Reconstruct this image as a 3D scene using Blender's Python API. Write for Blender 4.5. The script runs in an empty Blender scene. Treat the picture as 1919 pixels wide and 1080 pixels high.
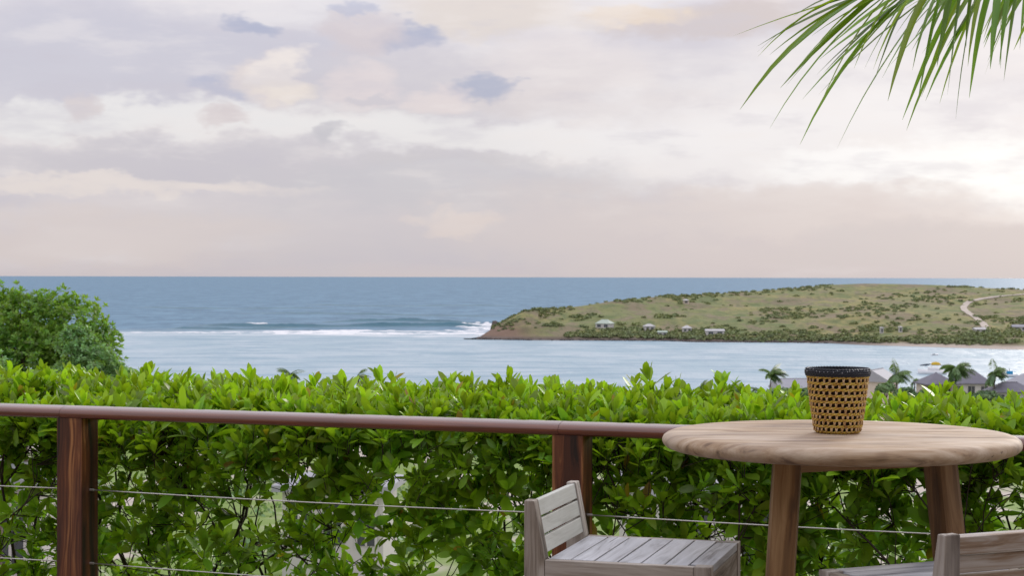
import bpy, bmesh, math, random
import numpy as np
from mathutils import Vector, Matrix

R = math.radians
rng = np.random.default_rng(7)
random.seed(7)
sc = bpy.context.scene
col = sc.collection

# ------------------------------------------------------------------ camera
EYE = 1.52
F = 3300.0           # focal length in photo pixels (1919 wide)
SEA = EYE - 32.0
cam_d = bpy.data.cameras.new('camera')
cam = bpy.data.objects.new('camera', cam_d)
col.objects.link(cam)
cam_d.sensor_width = 36.0
cam_d.lens = F / 1919.0 * 36.0
cam_d.clip_start = 0.05
cam_d.clip_end = 250000
cam.matrix_world = (Matrix.Translation((0, 0, EYE)) @ Matrix.Rotation(R(90 - 0.37), 4, 'X')
                    @ Matrix.Rotation(R(0.128), 4, 'Z'))
cam_d.dof.use_dof = True
cam_d.dof.focus_distance = 5.6
cam_d.dof.aperture_fstop = 16
sc.camera = cam

# ------------------------------------------------------------------ colour management
vs = sc.view_settings
vs.view_transform = 'Standard'
vs.look = 'None'
vs.exposure = 0.0
vs.gamma = 1.0
vs.use_curve_mapping = False

SUN_EL, SUN_AZ = R(16), R(27)      # azimuth measured from the view axis (+Y) to the right (+X)


def srgb(r, g, b):
    f = lambda c: c / 12.92 if c <= 0.04045 else ((c + 0.055) / 1.055) ** 2.4
    return (f(r / 255), f(g / 255), f(b / 255), 1.0)


# ------------------------------------------------------------------ node helper
class NT:
    def __init__(s, tree):
        s.t = tree
        tree.nodes.clear()

    def n(s, typ, **kw):
        nd = s.t.nodes.new(typ)
        for k, v in kw.items():
            setattr(nd, k, v)
        return nd

    def set(s, sock, v):
        if isinstance(v, bpy.types.NodeSocket):
            s.t.links.new(v, sock)
        else:
            sock.default_value = v

    def m(s, op, a, b=None, c=None, clamp=False):
        nd = s.n('ShaderNodeMath', operation=op, use_clamp=clamp)
        s.set(nd.inputs[0], a)
        if b is not None:
            s.set(nd.inputs[1], b)
        if c is not None:
            s.set(nd.inputs[2], c)
        return nd.outputs[0]

    def vm(s, op, a, b=None):
        nd = s.n('ShaderNodeVectorMath', operation=op)
        s.set(nd.inputs[0], a)
        if b is not None:
            s.set(nd.inputs[1], b)
        return nd.outputs['Value'] if op in ('DOT_PRODUCT', 'LENGTH') else nd.outputs[0]

    def sep(s, v):
        nd = s.n('ShaderNodeSeparateXYZ')
        s.set(nd.inputs[0], v)
        return nd.outputs

    def comb(s, x, y, z):
        nd = s.n('ShaderNodeCombineXYZ')
        for i, v in enumerate((x, y, z)):
            s.set(nd.inputs[i], v)
        return nd.outputs[0]

    def noise(s, vec, scale=1.0, detail=4.0, rough=0.5, dist=0.0, color=False):
        nd = s.n('ShaderNodeTexNoise')
        s.set(nd.inputs['Vector'], vec)
        nd.inputs['Scale'].default_value = scale
        nd.inputs['Detail'].default_value = detail
        nd.inputs['Roughness'].default_value = rough
        nd.inputs['Distortion'].default_value = dist
        return nd.outputs['Color'] if color else nd.outputs['Fac']

    def step(s, v, lo, hi, to0=0.0, to1=1.0):
        nd = s.n('ShaderNodeMapRange', interpolation_type='SMOOTHSTEP')
        s.set(nd.inputs['Value'], v)
        s.set(nd.inputs['From Min'], lo)
        s.set(nd.inputs['From Max'], hi)
        s.set(nd.inputs['To Min'], to0)
        s.set(nd.inputs['To Max'], to1)
        return nd.outputs[0]

    def mix(s, fac, a, b, blend='MIX'):
        nd = s.n('ShaderNodeMix', data_type='RGBA', blend_type=blend)
        s.set(nd.inputs[0], fac)
        s.set(nd.inputs[6], a)
        s.set(nd.inputs[7], b)
        return nd.outputs[2]

    def ramp(s, fac, stops, interp='LINEAR'):
        nd = s.n('ShaderNodeValToRGB')
        s.set(nd.inputs[0], fac)
        cr = nd.color_ramp
        cr.interpolation = interp
        while len(cr.elements) < len(stops):
            cr.elements.new(0.5)
        for e, (p, c) in zip(cr.elements, stops):
            e.position = p
            e.color = c if len(c) == 4 else (*c, 1)
        return nd.outputs[0]


# ------------------------------------------------------------------ world: soft evening overcast
world = bpy.data.worlds.new('World')
sc.world = world
world.use_nodes = True
W = NT(world.node_tree)
tc = W.n('ShaderNodeTexCoord')
D = tc.outputs['Generated']
dx, dy, dz = W.sep(D)
# slow warp so that cloud edges curl
stretch = W.vm('MULTIPLY', D, (7.0, 7.0, 26.0))
wx = W.noise(stretch, 1.0, 1.0, 0.5)
wy = W.noise(W.vm('ADD', stretch, (17.0, 5.0, 9.0)), 1.0, 1.0, 0.5)
fine_ = W.vm('MULTIPLY', D, (34.0, 34.0, 70.0))
vx = W.noise(fine_, 1.0, 3.0, 0.62)
vy = W.noise(W.vm('ADD', fine_, (31.0, 8.0, 3.0)), 1.0, 3.0, 0.62)
az0 = W.m('ARCTAN2', dx, dy)
el0 = W.m('ARCSINE', dz)
az = W.m('ADD', az0, W.m('ADD', W.m('MULTIPLY', W.m('SUBTRACT', wx, 0.5), 0.065),
                         W.m('MULTIPLY', W.m('SUBTRACT', vx, 0.5), 0.050)))
el = W.m('ADD', el0, W.m('ADD', W.m('MULTIPLY', W.m('SUBTRACT', wy, 0.5), 0.030),
                         W.m('MULTIPLY', W.m('SUBTRACT', vy, 0.5), 0.028)))
n1 = W.noise(W.vm('MULTIPLY', D, (5.0, 5.0, 24.0)), 1.0, 4.0, 0.52)
n2 = W.noise(W.vm('MULTIPLY', D, (15.0, 15.0, 60.0)), 1.0, 4.0, 0.58)

base = W.ramp(W.m('MULTIPLY', el0, 4.0), [
    (0.0, srgb(213, 204, 207)), (0.10, srgb(217, 209, 212)), (0.30, srgb(226, 221, 223)),
    (0.62, srgb(222, 218, 223)), (1.0, srgb(214, 212, 222))])
cur = W.mix(W.m('MULTIPLY', W.step(n1, 0.46, 0.66), 0.55), base, srgb(198, 195, 208))
cur = W.mix(W.m('MULTIPLY', W.step(n1, 0.46, 0.30), 0.55), cur, srgb(240, 235, 236))


UV = W.comb(az, el, 0.0)


def mass(px, py, rx, ry, c, k, lo=1.45, hi=0.15):
    """one soft cloud bank, placed by azimuth and elevation"""
    global cur
    u0 = math.atan((px - 960) / F)
    v0 = math.atan((517.5 - py) / F)
    q = W.n('ShaderNodeVectorMath', operation='MULTIPLY_ADD')
    W.set(q.inputs[0], UV)
    q.inputs[1].default_value = (F / rx, F / ry, 0)
    q.inputs[2].default_value = (-u0 * F / rx, -v0 * F / ry, 0)
    d2 = W.vm('DOT_PRODUCT', q.outputs[0], q.outputs[0])
    cur = W.mix(W.step(d2, lo, hi, 0.0, k), cur, c)


LAV, PNK, WHT = srgb(196, 195, 209), srgb(214, 203, 206), srgb(233, 231, 232)
CRM, BLU, GRY = srgb(238, 227, 218), srgb(180, 184, 206), srgb(203, 199, 207)
mass(200, 125, 560, 105, LAV, 0.80)
mass(820, 165, 420, 75, GRY, 0.70)
mass(1250, 178, 420, 36, srgb(212, 204, 207), 0.75)
mass(280, 230, 600, 36, WHT, 0.95)
mass(1000, 258, 520, 40, WHT, 0.8)
mass(380, 306, 520, 40, GRY, 0.85)
mass(860, 350, 440, 56, srgb(203, 201, 208), 0.80)
mass(200, 352, 340, 22, srgb(231, 222, 219), 0.9)
mass(700, 440, 560, 70, srgb(208, 204, 210), 0.55)
mass(150, 450, 420, 60, srgb(222, 211, 209), 0.7)
mass(1300, 430, 560, 90, srgb(217, 208, 209), 0.75)
mass(700, 22, 300, 34, srgb(224, 221, 226), 0.8)
mass(930, 16, 210, 55, srgb(220, 210, 204), 0.8)
mass(1330, 34, 220, 42, srgb(203, 192, 192), 0.85)
mass(1210, 18, 100, 26, srgb(230, 214, 198), 0.7)
mass(1060, 120, 170, 60, srgb(226, 218, 219), 0.6)
mass(760, 60, 76, 28, srgb(172, 177, 200), 0.9)
mass(655, 62, 90, 50, srgb(209, 199, 203), 0.75)
mass(445, 50, 60, 20, srgb(172, 177, 200), 0.9)
mass(655, 10, 50, 18, BLU, 0.7)
mass(395, 165, 56, 30, BLU, 0.7)
mass(918, 158, 74, 24, srgb(174, 179, 200), 0.9)
mass(480, 152, 80, 48, srgb(226, 216, 214), 0.85)
mass(505, 138, 52, 44, srgb(234, 226, 223), 0.95)
mass(520, 168, 72, 20, srgb(230, 220, 212), 0.55)
mass(675, 155, 80, 42, srgb(226, 215, 216), 0.7)
mass(690, 172, 50, 16, srgb(198, 196, 206), 0.6)
mass(830, 180, 80, 30, srgb(228, 217, 217), 0.7)
mass(135, 212, 38, 26, srgb(214, 204, 206), 0.75)
mass(385, 230, 66, 22, srgb(212, 202, 205), 0.85)
mass(615, 258, 44, 26, srgb(196, 194, 202), 0.85)
mass(900, 308, 200, 16, srgb(206, 202, 207), 0.6)
mass(840, 418, 80, 30, srgb(228, 216, 212), 0.7)
mass(1500, 250, 560, 120, srgb(240, 237, 239), 0.85)
mass(1870, 335, 230, 90, srgb(255, 255, 255), 0.95, 1.6, 0.05)
mass(1640, 300, 200, 36, srgb(250, 249, 250), 0.8)
mass(1560, 400, 420, 62, srgb(222, 213, 213), 0.85)
mass(1850, 475, 360, 60, srgb(213, 206, 208), 0.95)
# thin detail and puffs over everything
hz_ = W.step(el0, 0.012, 0.065)
cur = W.mix(W.m('MULTIPLY', W.m('MULTIPLY', W.step(n2, 0.50, 0.68), hz_), 0.36), cur, srgb(200, 196, 207))
cur = W.mix(W.m('MULTIPLY', W.m('MULTIPLY', W.step(n2, 0.50, 0.32), hz_), 0.32), cur, srgb(238, 232, 231))
# glow of the veiled sun, and an overcast dome that is brighter towards the zenith
sd = Vector((math.sin(SUN_AZ) * math.cos(SUN_EL), math.cos(SUN_AZ) * math.cos(SUN_EL), math.sin(SUN_EL)))
cosg = W.m('MAXIMUM', W.vm('DOT_PRODUCT', D, tuple(sd)), 0.0)
glow = W.m('MULTIPLY', W.m('POWER', cosg, 40.0), 0.22)
dome = W.m('ADD', 1.0, W.m('MULTIPLY', W.m('MAXIMUM', dz, 0.0), 1.3))
bright = W.vm('MULTIPLY', cur, W.comb(dome, dome, dome))
bright = W.vm('ADD', bright, W.comb(glow, W.m('MULTIPLY', glow, 0.97), W.m('MULTIPLY', glow, 0.94)))
sky = W.n('ShaderNodeTexSky', sky_type='NISHITA')
sky.sun_disc = False
sky.sun_elevation = SUN_EL
sky.sun_rotation = SUN_AZ
sky.air_density = 1.0
sky.dust_density = 1.5
bg_c = W.n('ShaderNodeBackground')
W.set(bg_c.inputs[0], bright)
bg_c.inputs[1].default_value = 0.92
bg_s = W.n('ShaderNodeBackground')
W.set(bg_s.inputs[0], sky.outputs[0])
bg_s.inputs[1].default_value = 0.06
mixs = W.n('ShaderNodeMixShader')
mixs.inputs[0].default_value = 0.96
W.t.links.new(bg_s.outputs[0], mixs.inputs[1])
W.t.links.new(bg_c.outputs[0], mixs.inputs[2])
wo = W.n('ShaderNodeOutputWorld')
W.t.links.new(mixs.outputs[0], wo.inputs[0])
world.cycles.sampling_method = 'MANUAL'
world.cycles.sample_map_resolution = 512

# ------------------------------------------------------------------ sun, softened by the cloud
sun_d = bpy.data.lights.new('sun', 'SUN')
sun_d.energy = 1.5
sun_d.angle = R(18)
sun_d.color = (1.0, 0.93, 0.84)
sun = bpy.data.objects.new('sun', sun_d)
sun.rotation_euler = (-sd).to_track_quat('-Z', 'Y').to_euler()
sun.location = (10, 20, 12)
col.objects.link(sun)


# ------------------------------------------------------------------ object helpers
def tag(o, label=None, cat=None, group=None, kind=None):
    if label:
        o['label'] = label
    if cat:
        o['category'] = cat
    if group:
        o['group'] = group
    if kind:
        o['kind'] = kind
    return o


def link(name, me, mat=None, parent=None):
    o = bpy.data.objects.new(name, me)
    col.objects.link(o)
    if mat is not None and me is not None and len(me.materials) == 0:
        for mt in (mat if isinstance(mat, (list, tuple)) else [mat]):
            me.materials.append(mt)
    if parent is not None:
        o.parent = parent
    return o


def empty(name, loc=(0, 0, 0), rz=0.0):
    o = bpy.data.objects.new(name, None)
    o.location = loc
    o.rotation_euler = (0, 0, rz)
    o.empty_display_size = 0.1
    col.objects.link(o)
    return o


def pyd(name, v, f, smooth=False):
    me = bpy.data.meshes.new(name)
    me.from_pydata([tuple(p) for p in v], [], f)
    if smooth:
        me.polygons.foreach_set('use_smooth', [True] * len(me.polygons))
    me.update()
    return me


def npmesh(name, v, tris, attrs=None, smooth=True, k=3):
    """fast mesh of triangles (k=3) or quads (k=4) from numpy arrays"""
    me = bpy.data.meshes.new(name)
    v = np.ascontiguousarray(v, dtype=np.float32)
    tris = np.ascontiguousarray(tris, dtype=np.int32)
    nf = len(tris)
    me.vertices.add(len(v))
    me.vertices.foreach_set('co', v.ravel())
    me.loops.add(nf * k)
    me.loops.foreach_set('vertex_index', tris.ravel())
    me.polygons.add(nf)
    me.polygons.foreach_set('loop_start', np.arange(0, nf * k, k, dtype=np.int32))
    me.polygons.foreach_set('loop_total', np.full(nf, k, dtype=np.int32))
    if smooth:
        me.polygons.foreach_set('use_smooth', np.ones(nf, dtype=bool))
    me.update(calc_edges=True)
    if attrs:
        for an, arr in attrs.items():
            a = me.attributes.new(an, 'FLOAT', 'POINT')
            a.data.foreach_set('value', np.ascontiguousarray(arr, dtype=np.float32))
    return me


def pos(px, drop, d):
    """world point seen `drop` photo pixels under the horizon at column px, d metres away"""
    return Vector(((px - 960) / F * d, d, EYE - drop * d / F))


class Soup:
    """collects polygons that belong to ONE part"""

    def __init__(s):
        s.v, s.f = [], []

    def add(s, v, f):
        o = len(s.v)
        s.v += [tuple(p) for p in v]
        s.f += [tuple(i + o for i in q) for q in f]

    def box(s, lo, hi):
        (a, b, c), (x, y, z) = lo, hi
        s.add([(a, b, c), (x, b, c), (x, y, c), (a, y, c), (a, b, z), (x, b, z), (x, y, z), (a, y, z)],
              [(0, 3, 2, 1), (4, 5, 6, 7), (0, 1, 5, 4), (1, 2, 6, 5), (2, 3, 7, 6), (3, 0, 4, 7)])

    def tube(s, pts, rad, n=6, cap=True):
        pts = [Vector(p) for p in pts]
        if not hasattr(rad, '__len__'):
            rad = [rad] * len(pts)
        o = len(s.v)
        ref = Vector((0.3, 0.2, 0.93)).normalized()
        for i, p in enumerate(pts):
            t = (pts[min(i + 1, len(pts) - 1)] - pts[max(i - 1, 0)])
            t = t.normalized() if t.length > 1e-9 else Vector((0, 0, 1))
            a = t.cross(ref)
            if a.length < 1e-3:
                a = t.cross(Vector((1, 0, 0)))
            a.normalize()
            b = t.cross(a)
            for j in range(n):
                w = 2 * math.pi * j / n
                s.v.append(tuple(p + (a * math.cos(w) + b * math.sin(w)) * rad[i]))
        for i in range(len(pts) - 1):
            for j in range(n):
                k = (j + 1) % n
                s.f.append((o + i * n + j, o + i * n + k, o + (i + 1) * n + k, o + (i + 1) * n + j))
        if cap:
            s.f.append(tuple(o + j for j in range(n))[::-1])
            e = o + (len(pts) - 1) * n
            s.f.append(tuple(e + j for j in range(n)))

    def build(s, name, mat, parent=None, smooth=False, bevel=0.0):
        me = pyd(name, s.v, s.f, smooth)
        if bevel:
            bevel_mesh(me, bevel)
        return link(name, me, mat, parent)


def bevel_mesh(me, w, seg=2):
    bm = bmesh.new()
    bm.from_mesh(me)
    bmesh.ops.bevel(bm, geom=[e for e in bm.edges if len(e.link_faces) == 2 and e.calc_face_angle(0) > 0.5],
                    offset=w, segments=seg, profile=0.6, affect='EDGES', clamp_overlap=True)
    bm.to_mesh(me)
    bm.free()


def board(name, p0, p1, w, t, mat, parent, up=(0, 0, 1), bevel=0.003, wobble=0.0):
    """a straight board; its own local X runs along the grain, Y is the width, Z the thickness direction"""
    p0, p1 = Vector(p0), Vector(p1)
    x = (p1 - p0)
    L = x.length
    x.normalize()
    z = Vector(up)
    z = (z - x * z.dot(x)).normalized()
    y = z.cross(x)
    s = Soup()
    s.box((-L / 2, -w / 2, -t / 2), (L / 2, w / 2, t / 2))
    me = pyd(name, s.v, s.f)
    if wobble:
        for v in me.vertices:
            v.co += Vector((0, random.uniform(-1, 1), random.uniform(-1, 1))) * wobble
    if bevel:
        bevel_mesh(me, bevel)
    o = link(name, me, mat, parent)
    M = Matrix((x, y, z)).transposed().to_4x4()
    M.translation = (p0 + p1) / 2
    o.matrix_local = M
    return o


# ------------------------------------------------------------------ leaf clouds
TX = np.array([0, .30, .60, .85, 1.0, .28, .58, .84, .28, .58, .84])
TY = np.array([0, 0, 0, 0, 0, .62, 1.0, .72, -.62, -1.0, -.72])
LT = np.array([(0, 1, 5), (1, 6, 5), (1, 2, 6), (2, 7, 6), (2, 3, 7), (3, 4, 7),
               (0, 8, 1), (1, 8, 9), (1, 9, 2), (2, 9, 10), (2, 10, 3), (3, 10, 4)])
SX = np.array([0, .5, 1.0, .5, .5])
SY = np.array([0, 0, 0, 1.0, -1.0])
ST = np.array([(0, 1, 3), (1, 2, 3), (0, 4, 1), (1, 4, 2)])


def unit(a):
    return a / np.maximum(np.linalg.norm(a, axis=-1, keepdims=True), 1e-9)


def leaves(base, d, n, L, wr, fold=0.25, curl=0.18, simple=False):
    """vertices (N,K,3) of leaves growing from base along d with the upper face towards n"""
    tx, ty, lt = (SX, SY, ST) if simple else (TX, TY, LT)
    s = unit(np.cross(n, d))
    n = unit(np.cross(d, s))
    N = len(base)
    fold = np.broadcast_to(fold, (N,))
    curl = np.broadcast_to(curl, (N,))
    z = fold[:, None] * np.abs(ty)[None] * wr[:, None] - curl[:, None] * (tx ** 2)[None]
    v = (base[:, None] + L[:, None, None] * (tx[None, :, None] * d[:, None] +
         (ty[None, :] * wr[:, None])[..., None] * s[:, None] + z[..., None] * n[:, None]))
    return v, lt


def pack(v, lt):
    N, K, _ = v.shape
    return v.reshape(-1, 3), (lt[None] + (np.arange(N) * K)[:, None, None]).reshape(-1, 3)


def rosettes(c, ax, k, L, tmin=0.3, tmax=1.25, jitter=0.25, off=0.25):
    """k leaves round each shoot tip c with axis ax; returns base, direction, normal, length"""
    M = len(c)
    ax = unit(ax)
    ref = np.tile(np.array([[0.31, 0.87, 0.38]]), (M, 1))
    a = unit(np.cross(ax, ref))
    b = np.cross(ax, a)
    i = np.arange(k)
    ph = rng.uniform(0, 6.28, (M, 1)) + i[None] * 2.399
    ti = tmin + (tmax - tmin) * ((i + 0.5) / k)[None] + rng.normal(0, jitter, (M, k))
    d = (np.cos(ti)[..., None] * ax[:, None] +
         np.sin(ti)[..., None] * (np.cos(ph)[..., None] * a[:, None] + np.sin(ph)[..., None] * b[:, None]))
    d = unit(d)
    n = unit(ax[:, None] * 1.0 - (d * (d * ax[:, None]).sum(-1, keepdims=True)) + rng.normal(0, .12, d.shape))
    ln = L[:, None] * (0.62 + 0.38 * ((i + 1) / k))[None] * rng.uniform(.8, 1.15, (M, k))
    bs = c[:, None] - ax[:, None] * (L[:, None, None] * off * ((i) / k)[None, :, None]) + d * 0.006
    return bs.reshape(-1, 3), d.reshape(-1, 3), n.reshape(-1, 3), ln.reshape(-1)


def vnoise(p, s, seed=0.0):
    """cheap smooth 3-D noise, about -1..1"""
    x, y, z = p[..., 0] * s + seed, p[..., 1] * s + seed * 1.7, p[..., 2] * s + seed * .6
    return (np.sin(x + 1.3 * np.sin(y * 1.1 + .7)) * np.cos(y * .9 + 1.1 * np.sin(z * 1.2)) +
            .6 * np.sin(1.9 * z + 2.1 * x * .6 + 1.4 * np.cos(y * 2.2)) + .4 * np.sin(3.1 * x - 2.3 * y + 2.7 * z)) / 1.6


# ------------------------------------------------------------------ materials
def new_mat(name):
    mt = bpy.data.materials.new(name)
    mt.use_nodes = True
    return mt, NT(mt.node_tree)


def finish(M, color, rough=0.6, bump=None, bstr=0.3, bdist=0.01, spec=0.5, metal=0.0, transl=None, tfac=0.0, coat=0.0):
    p = M.n('ShaderNodeBsdfPrincipled')
    M.set(p.inputs['Base Color'], color)
    M.set(p.inputs['Roughness'], rough)
    p.inputs['Specular IOR Level'].default_value = spec
    p.inputs['Metallic'].default_value = metal
    p.inputs['Coat Weight'].default_value = coat
    p.inputs['Coat Roughness'].default_value = 0.16
    if bump is not None:
        b = M.n('ShaderNodeBump')
        b.inputs['Strength'].default_value = bstr
        b.inputs['Distance'].default_value = bdist
        M.set(b.inputs['Height'], bump)
        M.t.links.new(b.outputs[0], p.inputs['Normal'])
    out = M.n('ShaderNodeOutputMaterial')
    if transl is not None:
        t = M.n('ShaderNodeBsdfTranslucent')
        M.set(t.inputs[0], transl)
        x = M.n('ShaderNodeMixShader')
        x.inputs[0].default_value = tfac
        M.t.links.new(p.outputs[0], x.inputs[1])
        M.t.links.new(t.outputs[0], x.inputs[2])
        M.t.links.new(x.outputs[0], out.inputs[0])
    else:
        M.t.links.new(p.outputs[0], out.inputs[0])
    return p


def plain(name, c, rough=0.7, vary=0.12, scale=3.0, spec=0.4, metal=0.0, bump=0.0):
    mt, M = new_mat(name)
    t = M.n('ShaderNodeTexCoord').outputs['Object']
    n = M.noise(t, scale, 5, 0.6)
    cc = M.mix(n, tuple(max(0, x * (1 - vary * 1.6)) for x in c[:3]) + (1,), tuple(min(1, x * (1 + vary)) for x in c[:3]) + (1,))
    finish(M, cc, rough, n if bump else None, bump, 0.02, spec, metal)
    return mt


def leaf_mat(name, mature, young, old=(0.30, 0.17, 0.02), tf=0.35, rough=0.38, tboost=1.6, spec=0.5):
    mt, M = new_mat(name)
    a = M.n('ShaderNodeAttribute', attribute_name='young').outputs['Fac']
    r = M.n('ShaderNodeAttribute', attribute_name='rnd').outputs['Fac']
    c = M.mix(a, (*mature, 1), (*young, 1))
    hsv = M.n('ShaderNodeHueSaturation')
    M.set(hsv.inputs['Hue'], M.m('ADD', 0.485, M.m('MULTIPLY', r, 0.03)))
    M.set(hsv.inputs['Value'], M.m('ADD', 0.42, M.m('MULTIPLY', r, 1.15)))
    M.set(hsv.inputs['Color'], c)
    c = M.mix(M.m('GREATER_THAN', r, 0.988), hsv.outputs[0], (*old, 1))
    t = M.mix(0.6, c, (0.25, 0.42, 0.02, 1))
    tb = M.vm('MULTIPLY', M.mix(0.75, c, t), (tboost, tboost, tboost * .5))
    finish(M, c, rough, spec=spec, transl=tb, tfac=tf)
    return mt


def wood_mat(name, stops, rough=0.55, along=1.6, across=26.0, bstr=0.35, knots=0.0, coat=0.0, crack=0.5, spec=0.4, patch=0.35,
             patchcol=(0.5, 0.5, 0.5), gamp=1.0):
    """grain runs along the object's local X"""
    mt, M = new_mat(name)
    t = M.n('ShaderNodeTexCoord').outputs['Object']
    rnd = M.n('ShaderNodeObjectInfo').outputs['Random']
    off = M.comb(M.m('MULTIPLY', rnd, 37.0), M.m('MULTIPLY', rnd, 11.0), M.m('MULTIPLY', rnd, 23.0))
    q = M.vm('ADD', t, off)
    wv = M.noise(M.vm('MULTIPLY', q, (1.1, 5.0, 5.0)), 1.0, 3.0, 0.5, color=True)
    q2 = M.vm('ADD', M.vm('MULTIPLY', q, (along, across, across)), M.vm('MULTIPLY', wv, (1.2, 3.2, 3.2)))
    g = M.noise(q2, 1.0, 6.0, 0.6, 0.6)
    fine = M.noise(M.vm('MULTIPLY', q, (along * 4, across * 9, across * 9)), 1.0, 4.0, 0.6)
    f = M.m('ADD', M.m('MULTIPLY', M.m('SUBTRACT', g, 0.5), 1.5 * gamp), M.m('ADD', 0.5, M.m('MULTIPLY', M.m('SUBTRACT', fine, 0.5), 0.55)), clamp=True)
    c = M.ramp(f, stops)
    pn = M.step(M.noise(M.vm('MULTIPLY', q, (2.5, 6.0, 6.0)), 1.0, 4, 0.6), 0.42, 0.66)
    c = M.mix(M.m('MULTIPLY', pn, patch), c, (*patchcol, 1))
    ck = M.step(M.noise(M.vm('MULTIPLY', q, (2.2, across * 3.2, across * 3.2)), 1.0, 3, 0.5), 0.69, 0.76)
    c = M.mix(M.m('MULTIPLY', ck, crack), c, (0.03, 0.022, 0.016, 1))
    if knots:
        vor = M.n('ShaderNodeTexVoronoi')
        M.set(vor.inputs['Vector'], M.vm('MULTIPLY', q, (3.0, 6.0, 6.0)))
        vor.inputs['Scale'].default_value = 1.3
        kn = M.step(vor.outputs['Distance'], 0.13, 0.03)
        c = M.mix(M.m('MULTIPLY', kn, knots), c, (0.10, 0.055, 0.03, 1))
    h = M.m('SUBTRACT', M.m('ADD', M.m('MULTIPLY', g, 0.6), M.m('MULTIPLY', fine, 0.5)), M.m('MULTIPLY', ck, 0.8))
    finish(M, c, M.m('ADD', rough, M.m('MULTIPLY', M.m('SUBTRACT', fine, 0.5), 0.25)), h, bstr, 0.004, spec, coat=coat)
    return mt


MT = {}
MT['hedge'] = leaf_mat('hedge_leaf', (0.122, 0.262, 0.023), (0.275, 0.415, 0.014), tf=0.40, rough=0.40)
MT['twig'] = plain('bark_twig', (0.045, 0.030, 0.022), 0.8, 0.4, 20)
MT['bark'] = plain('bark', (0.16, 0.12, 0.09), 0.85, 0.4, 6, bump=0.5)
MT['tree_green'] = leaf_mat('tree_leaf_green', (0.105, 0.240, 0.050), (0.28, 0.38, 0.045), tf=0.38, rough=0.5)
MT['tree_silver'] = leaf_mat('tree_leaf_silver', (0.15, 0.295, 0.110), (0.30, 0.45, 0.20), tf=0.28, rough=0.5)
MT['palm'] = leaf_mat('palm_leaflet', (0.080, 0.170, 0.032), (0.23, 0.30, 0.02), tf=0.35, rough=0.35, old=(.2, .15, .03))
MT['far_palm'] = leaf_mat('far_palm_leaf', (0.105, 0.185, 0.095), (0.18, 0.26, 0.09), tf=0.2, rough=0.5)  # lightened: the haze over the beach is put into this colour
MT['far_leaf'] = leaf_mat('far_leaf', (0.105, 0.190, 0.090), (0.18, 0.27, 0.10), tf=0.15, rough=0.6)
MT['scrub'] = leaf_mat('scrub_leaf', (0.145, 0.185, 0.100), (0.225, 0.240, 0.110), tf=0.1, rough=0.8, spec=0.2, old=(.14, .12, .08))  # paled leaf colour stands in for haze across the bay

MT['rail'] = wood_mat('rail_wood', [(0.0, (0.050, 0.012, 0.005)), (0.5, (0.130, 0.032, 0.012)), (1.0, (0.22, 0.066, 0.026))],
                      rough=0.24, along=1.0, across=30, bstr=0.06, coat=1.0, crack=0.2, patch=0.12, patchcol=(0.05, 0.02, 0.015))
MT['post'] = wood_mat('post_wood', [(0.0, (0.012, 0.005, 0.003)), (0.42, (0.066, 0.019, 0.007)), (0.72, (0.145, 0.046, 0.015)), (1.0, (0.33, 0.145, 0.05))],
                      rough=0.5, along=0.55, across=19, bstr=0.35, crack=0.7, patch=0.35, patchcol=(0.045, 0.018, 0.013), gamp=2.4)
MT['teak'] = wood_mat('table_teak', [(0.0, (0.095, 0.050, 0.022)), (0.40, (0.335, 0.225, 0.130)), (1.0, (0.53, 0.42, 0.305))],
                      rough=0.66, along=3.4, across=17, bstr=0.35, knots=0.75, crack=0.7, patch=0.40, patchcol=(0.43, 0.365, 0.305), gamp=1.8)
MT['teak_leg'] = wood_mat('leg_teak', [(0.0, (0.050, 0.020, 0.007)), (0.5, (0.195, 0.098, 0.036)), (1.0, (0.40, 0.245, 0.115))],
                          rough=0.6, along=1.0, across=18, bstr=0.35, knots=0.5, crack=0.5, patch=0.3, patchcol=(0.26, 0.16, 0.075), gamp=2.0)
GREY = [(0.0, (0.12, 0.11, 0.11)), (0.35, (0.34, 0.35, 0.375)), (1.0, (0.55, 0.57, 0.61))]
MT['grey_slat'] = wood_mat('weathered_slat', GREY, rough=0.7, along=1.2, across=20, bstr=0.45, crack=0.9, patch=0.5, patchcol=(0.47, 0.49, 0.53), spec=0.35, gamp=1.8)
MT['grey_back'] = wood_mat('weathered_back_slat', [(0.0, (0.24, 0.235, 0.20)), (0.5, (0.47, 0.48, 0.44)), (1.0, (0.60, 0.62, 0.58))],
                           rough=0.7, along=1.0, across=14, bstr=0.3, crack=0.3, patch=0.5, patchcol=(0.55, 0.585, 0.54), spec=0.3)
MT['grey_frame'] = wood_mat('weathered_frame', [(0.0, (0.055, 0.038, 0.026)), (0.42, (0.25, 0.212, 0.172)), (1.0, (0.52, 0.485, 0.435))],
                            rough=0.7, along=1.0, across=20, bstr=0.6, crack=1.0, patch=0.35, patchcol=(0.42, 0.39, 0.37), spec=0.3, gamp=2.0)
MT['brown_back'] = wood_mat('weathered_brown_slat', [(0.0, (0.10, 0.06, 0.034)), (0.36, (0.30, 0.22, 0.155)), (0.6, (0.45, 0.41, 0.37)), (1.0, (0.58, 0.565, 0.55))],
                            rough=0.7, along=0.9, across=16, bstr=0.5, crack=0.8, patch=0.25, patchcol=(0.46, 0.43, 0.42), spec=0.3, gamp=2.0)
MT['steel'] = plain('steel_cable', (0.62, 0.61, 0.58), 0.38, 0.1, 200, 0.5, 0.85)
MT['deck'] = wood_mat('deck_wood', [(0.0, (0.06, 0.03, 0.02)), (0.5, (0.19, 0.11, 0.07)), (1.0, (0.30, 0.20, 0.14))], rough=0.6)


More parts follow.
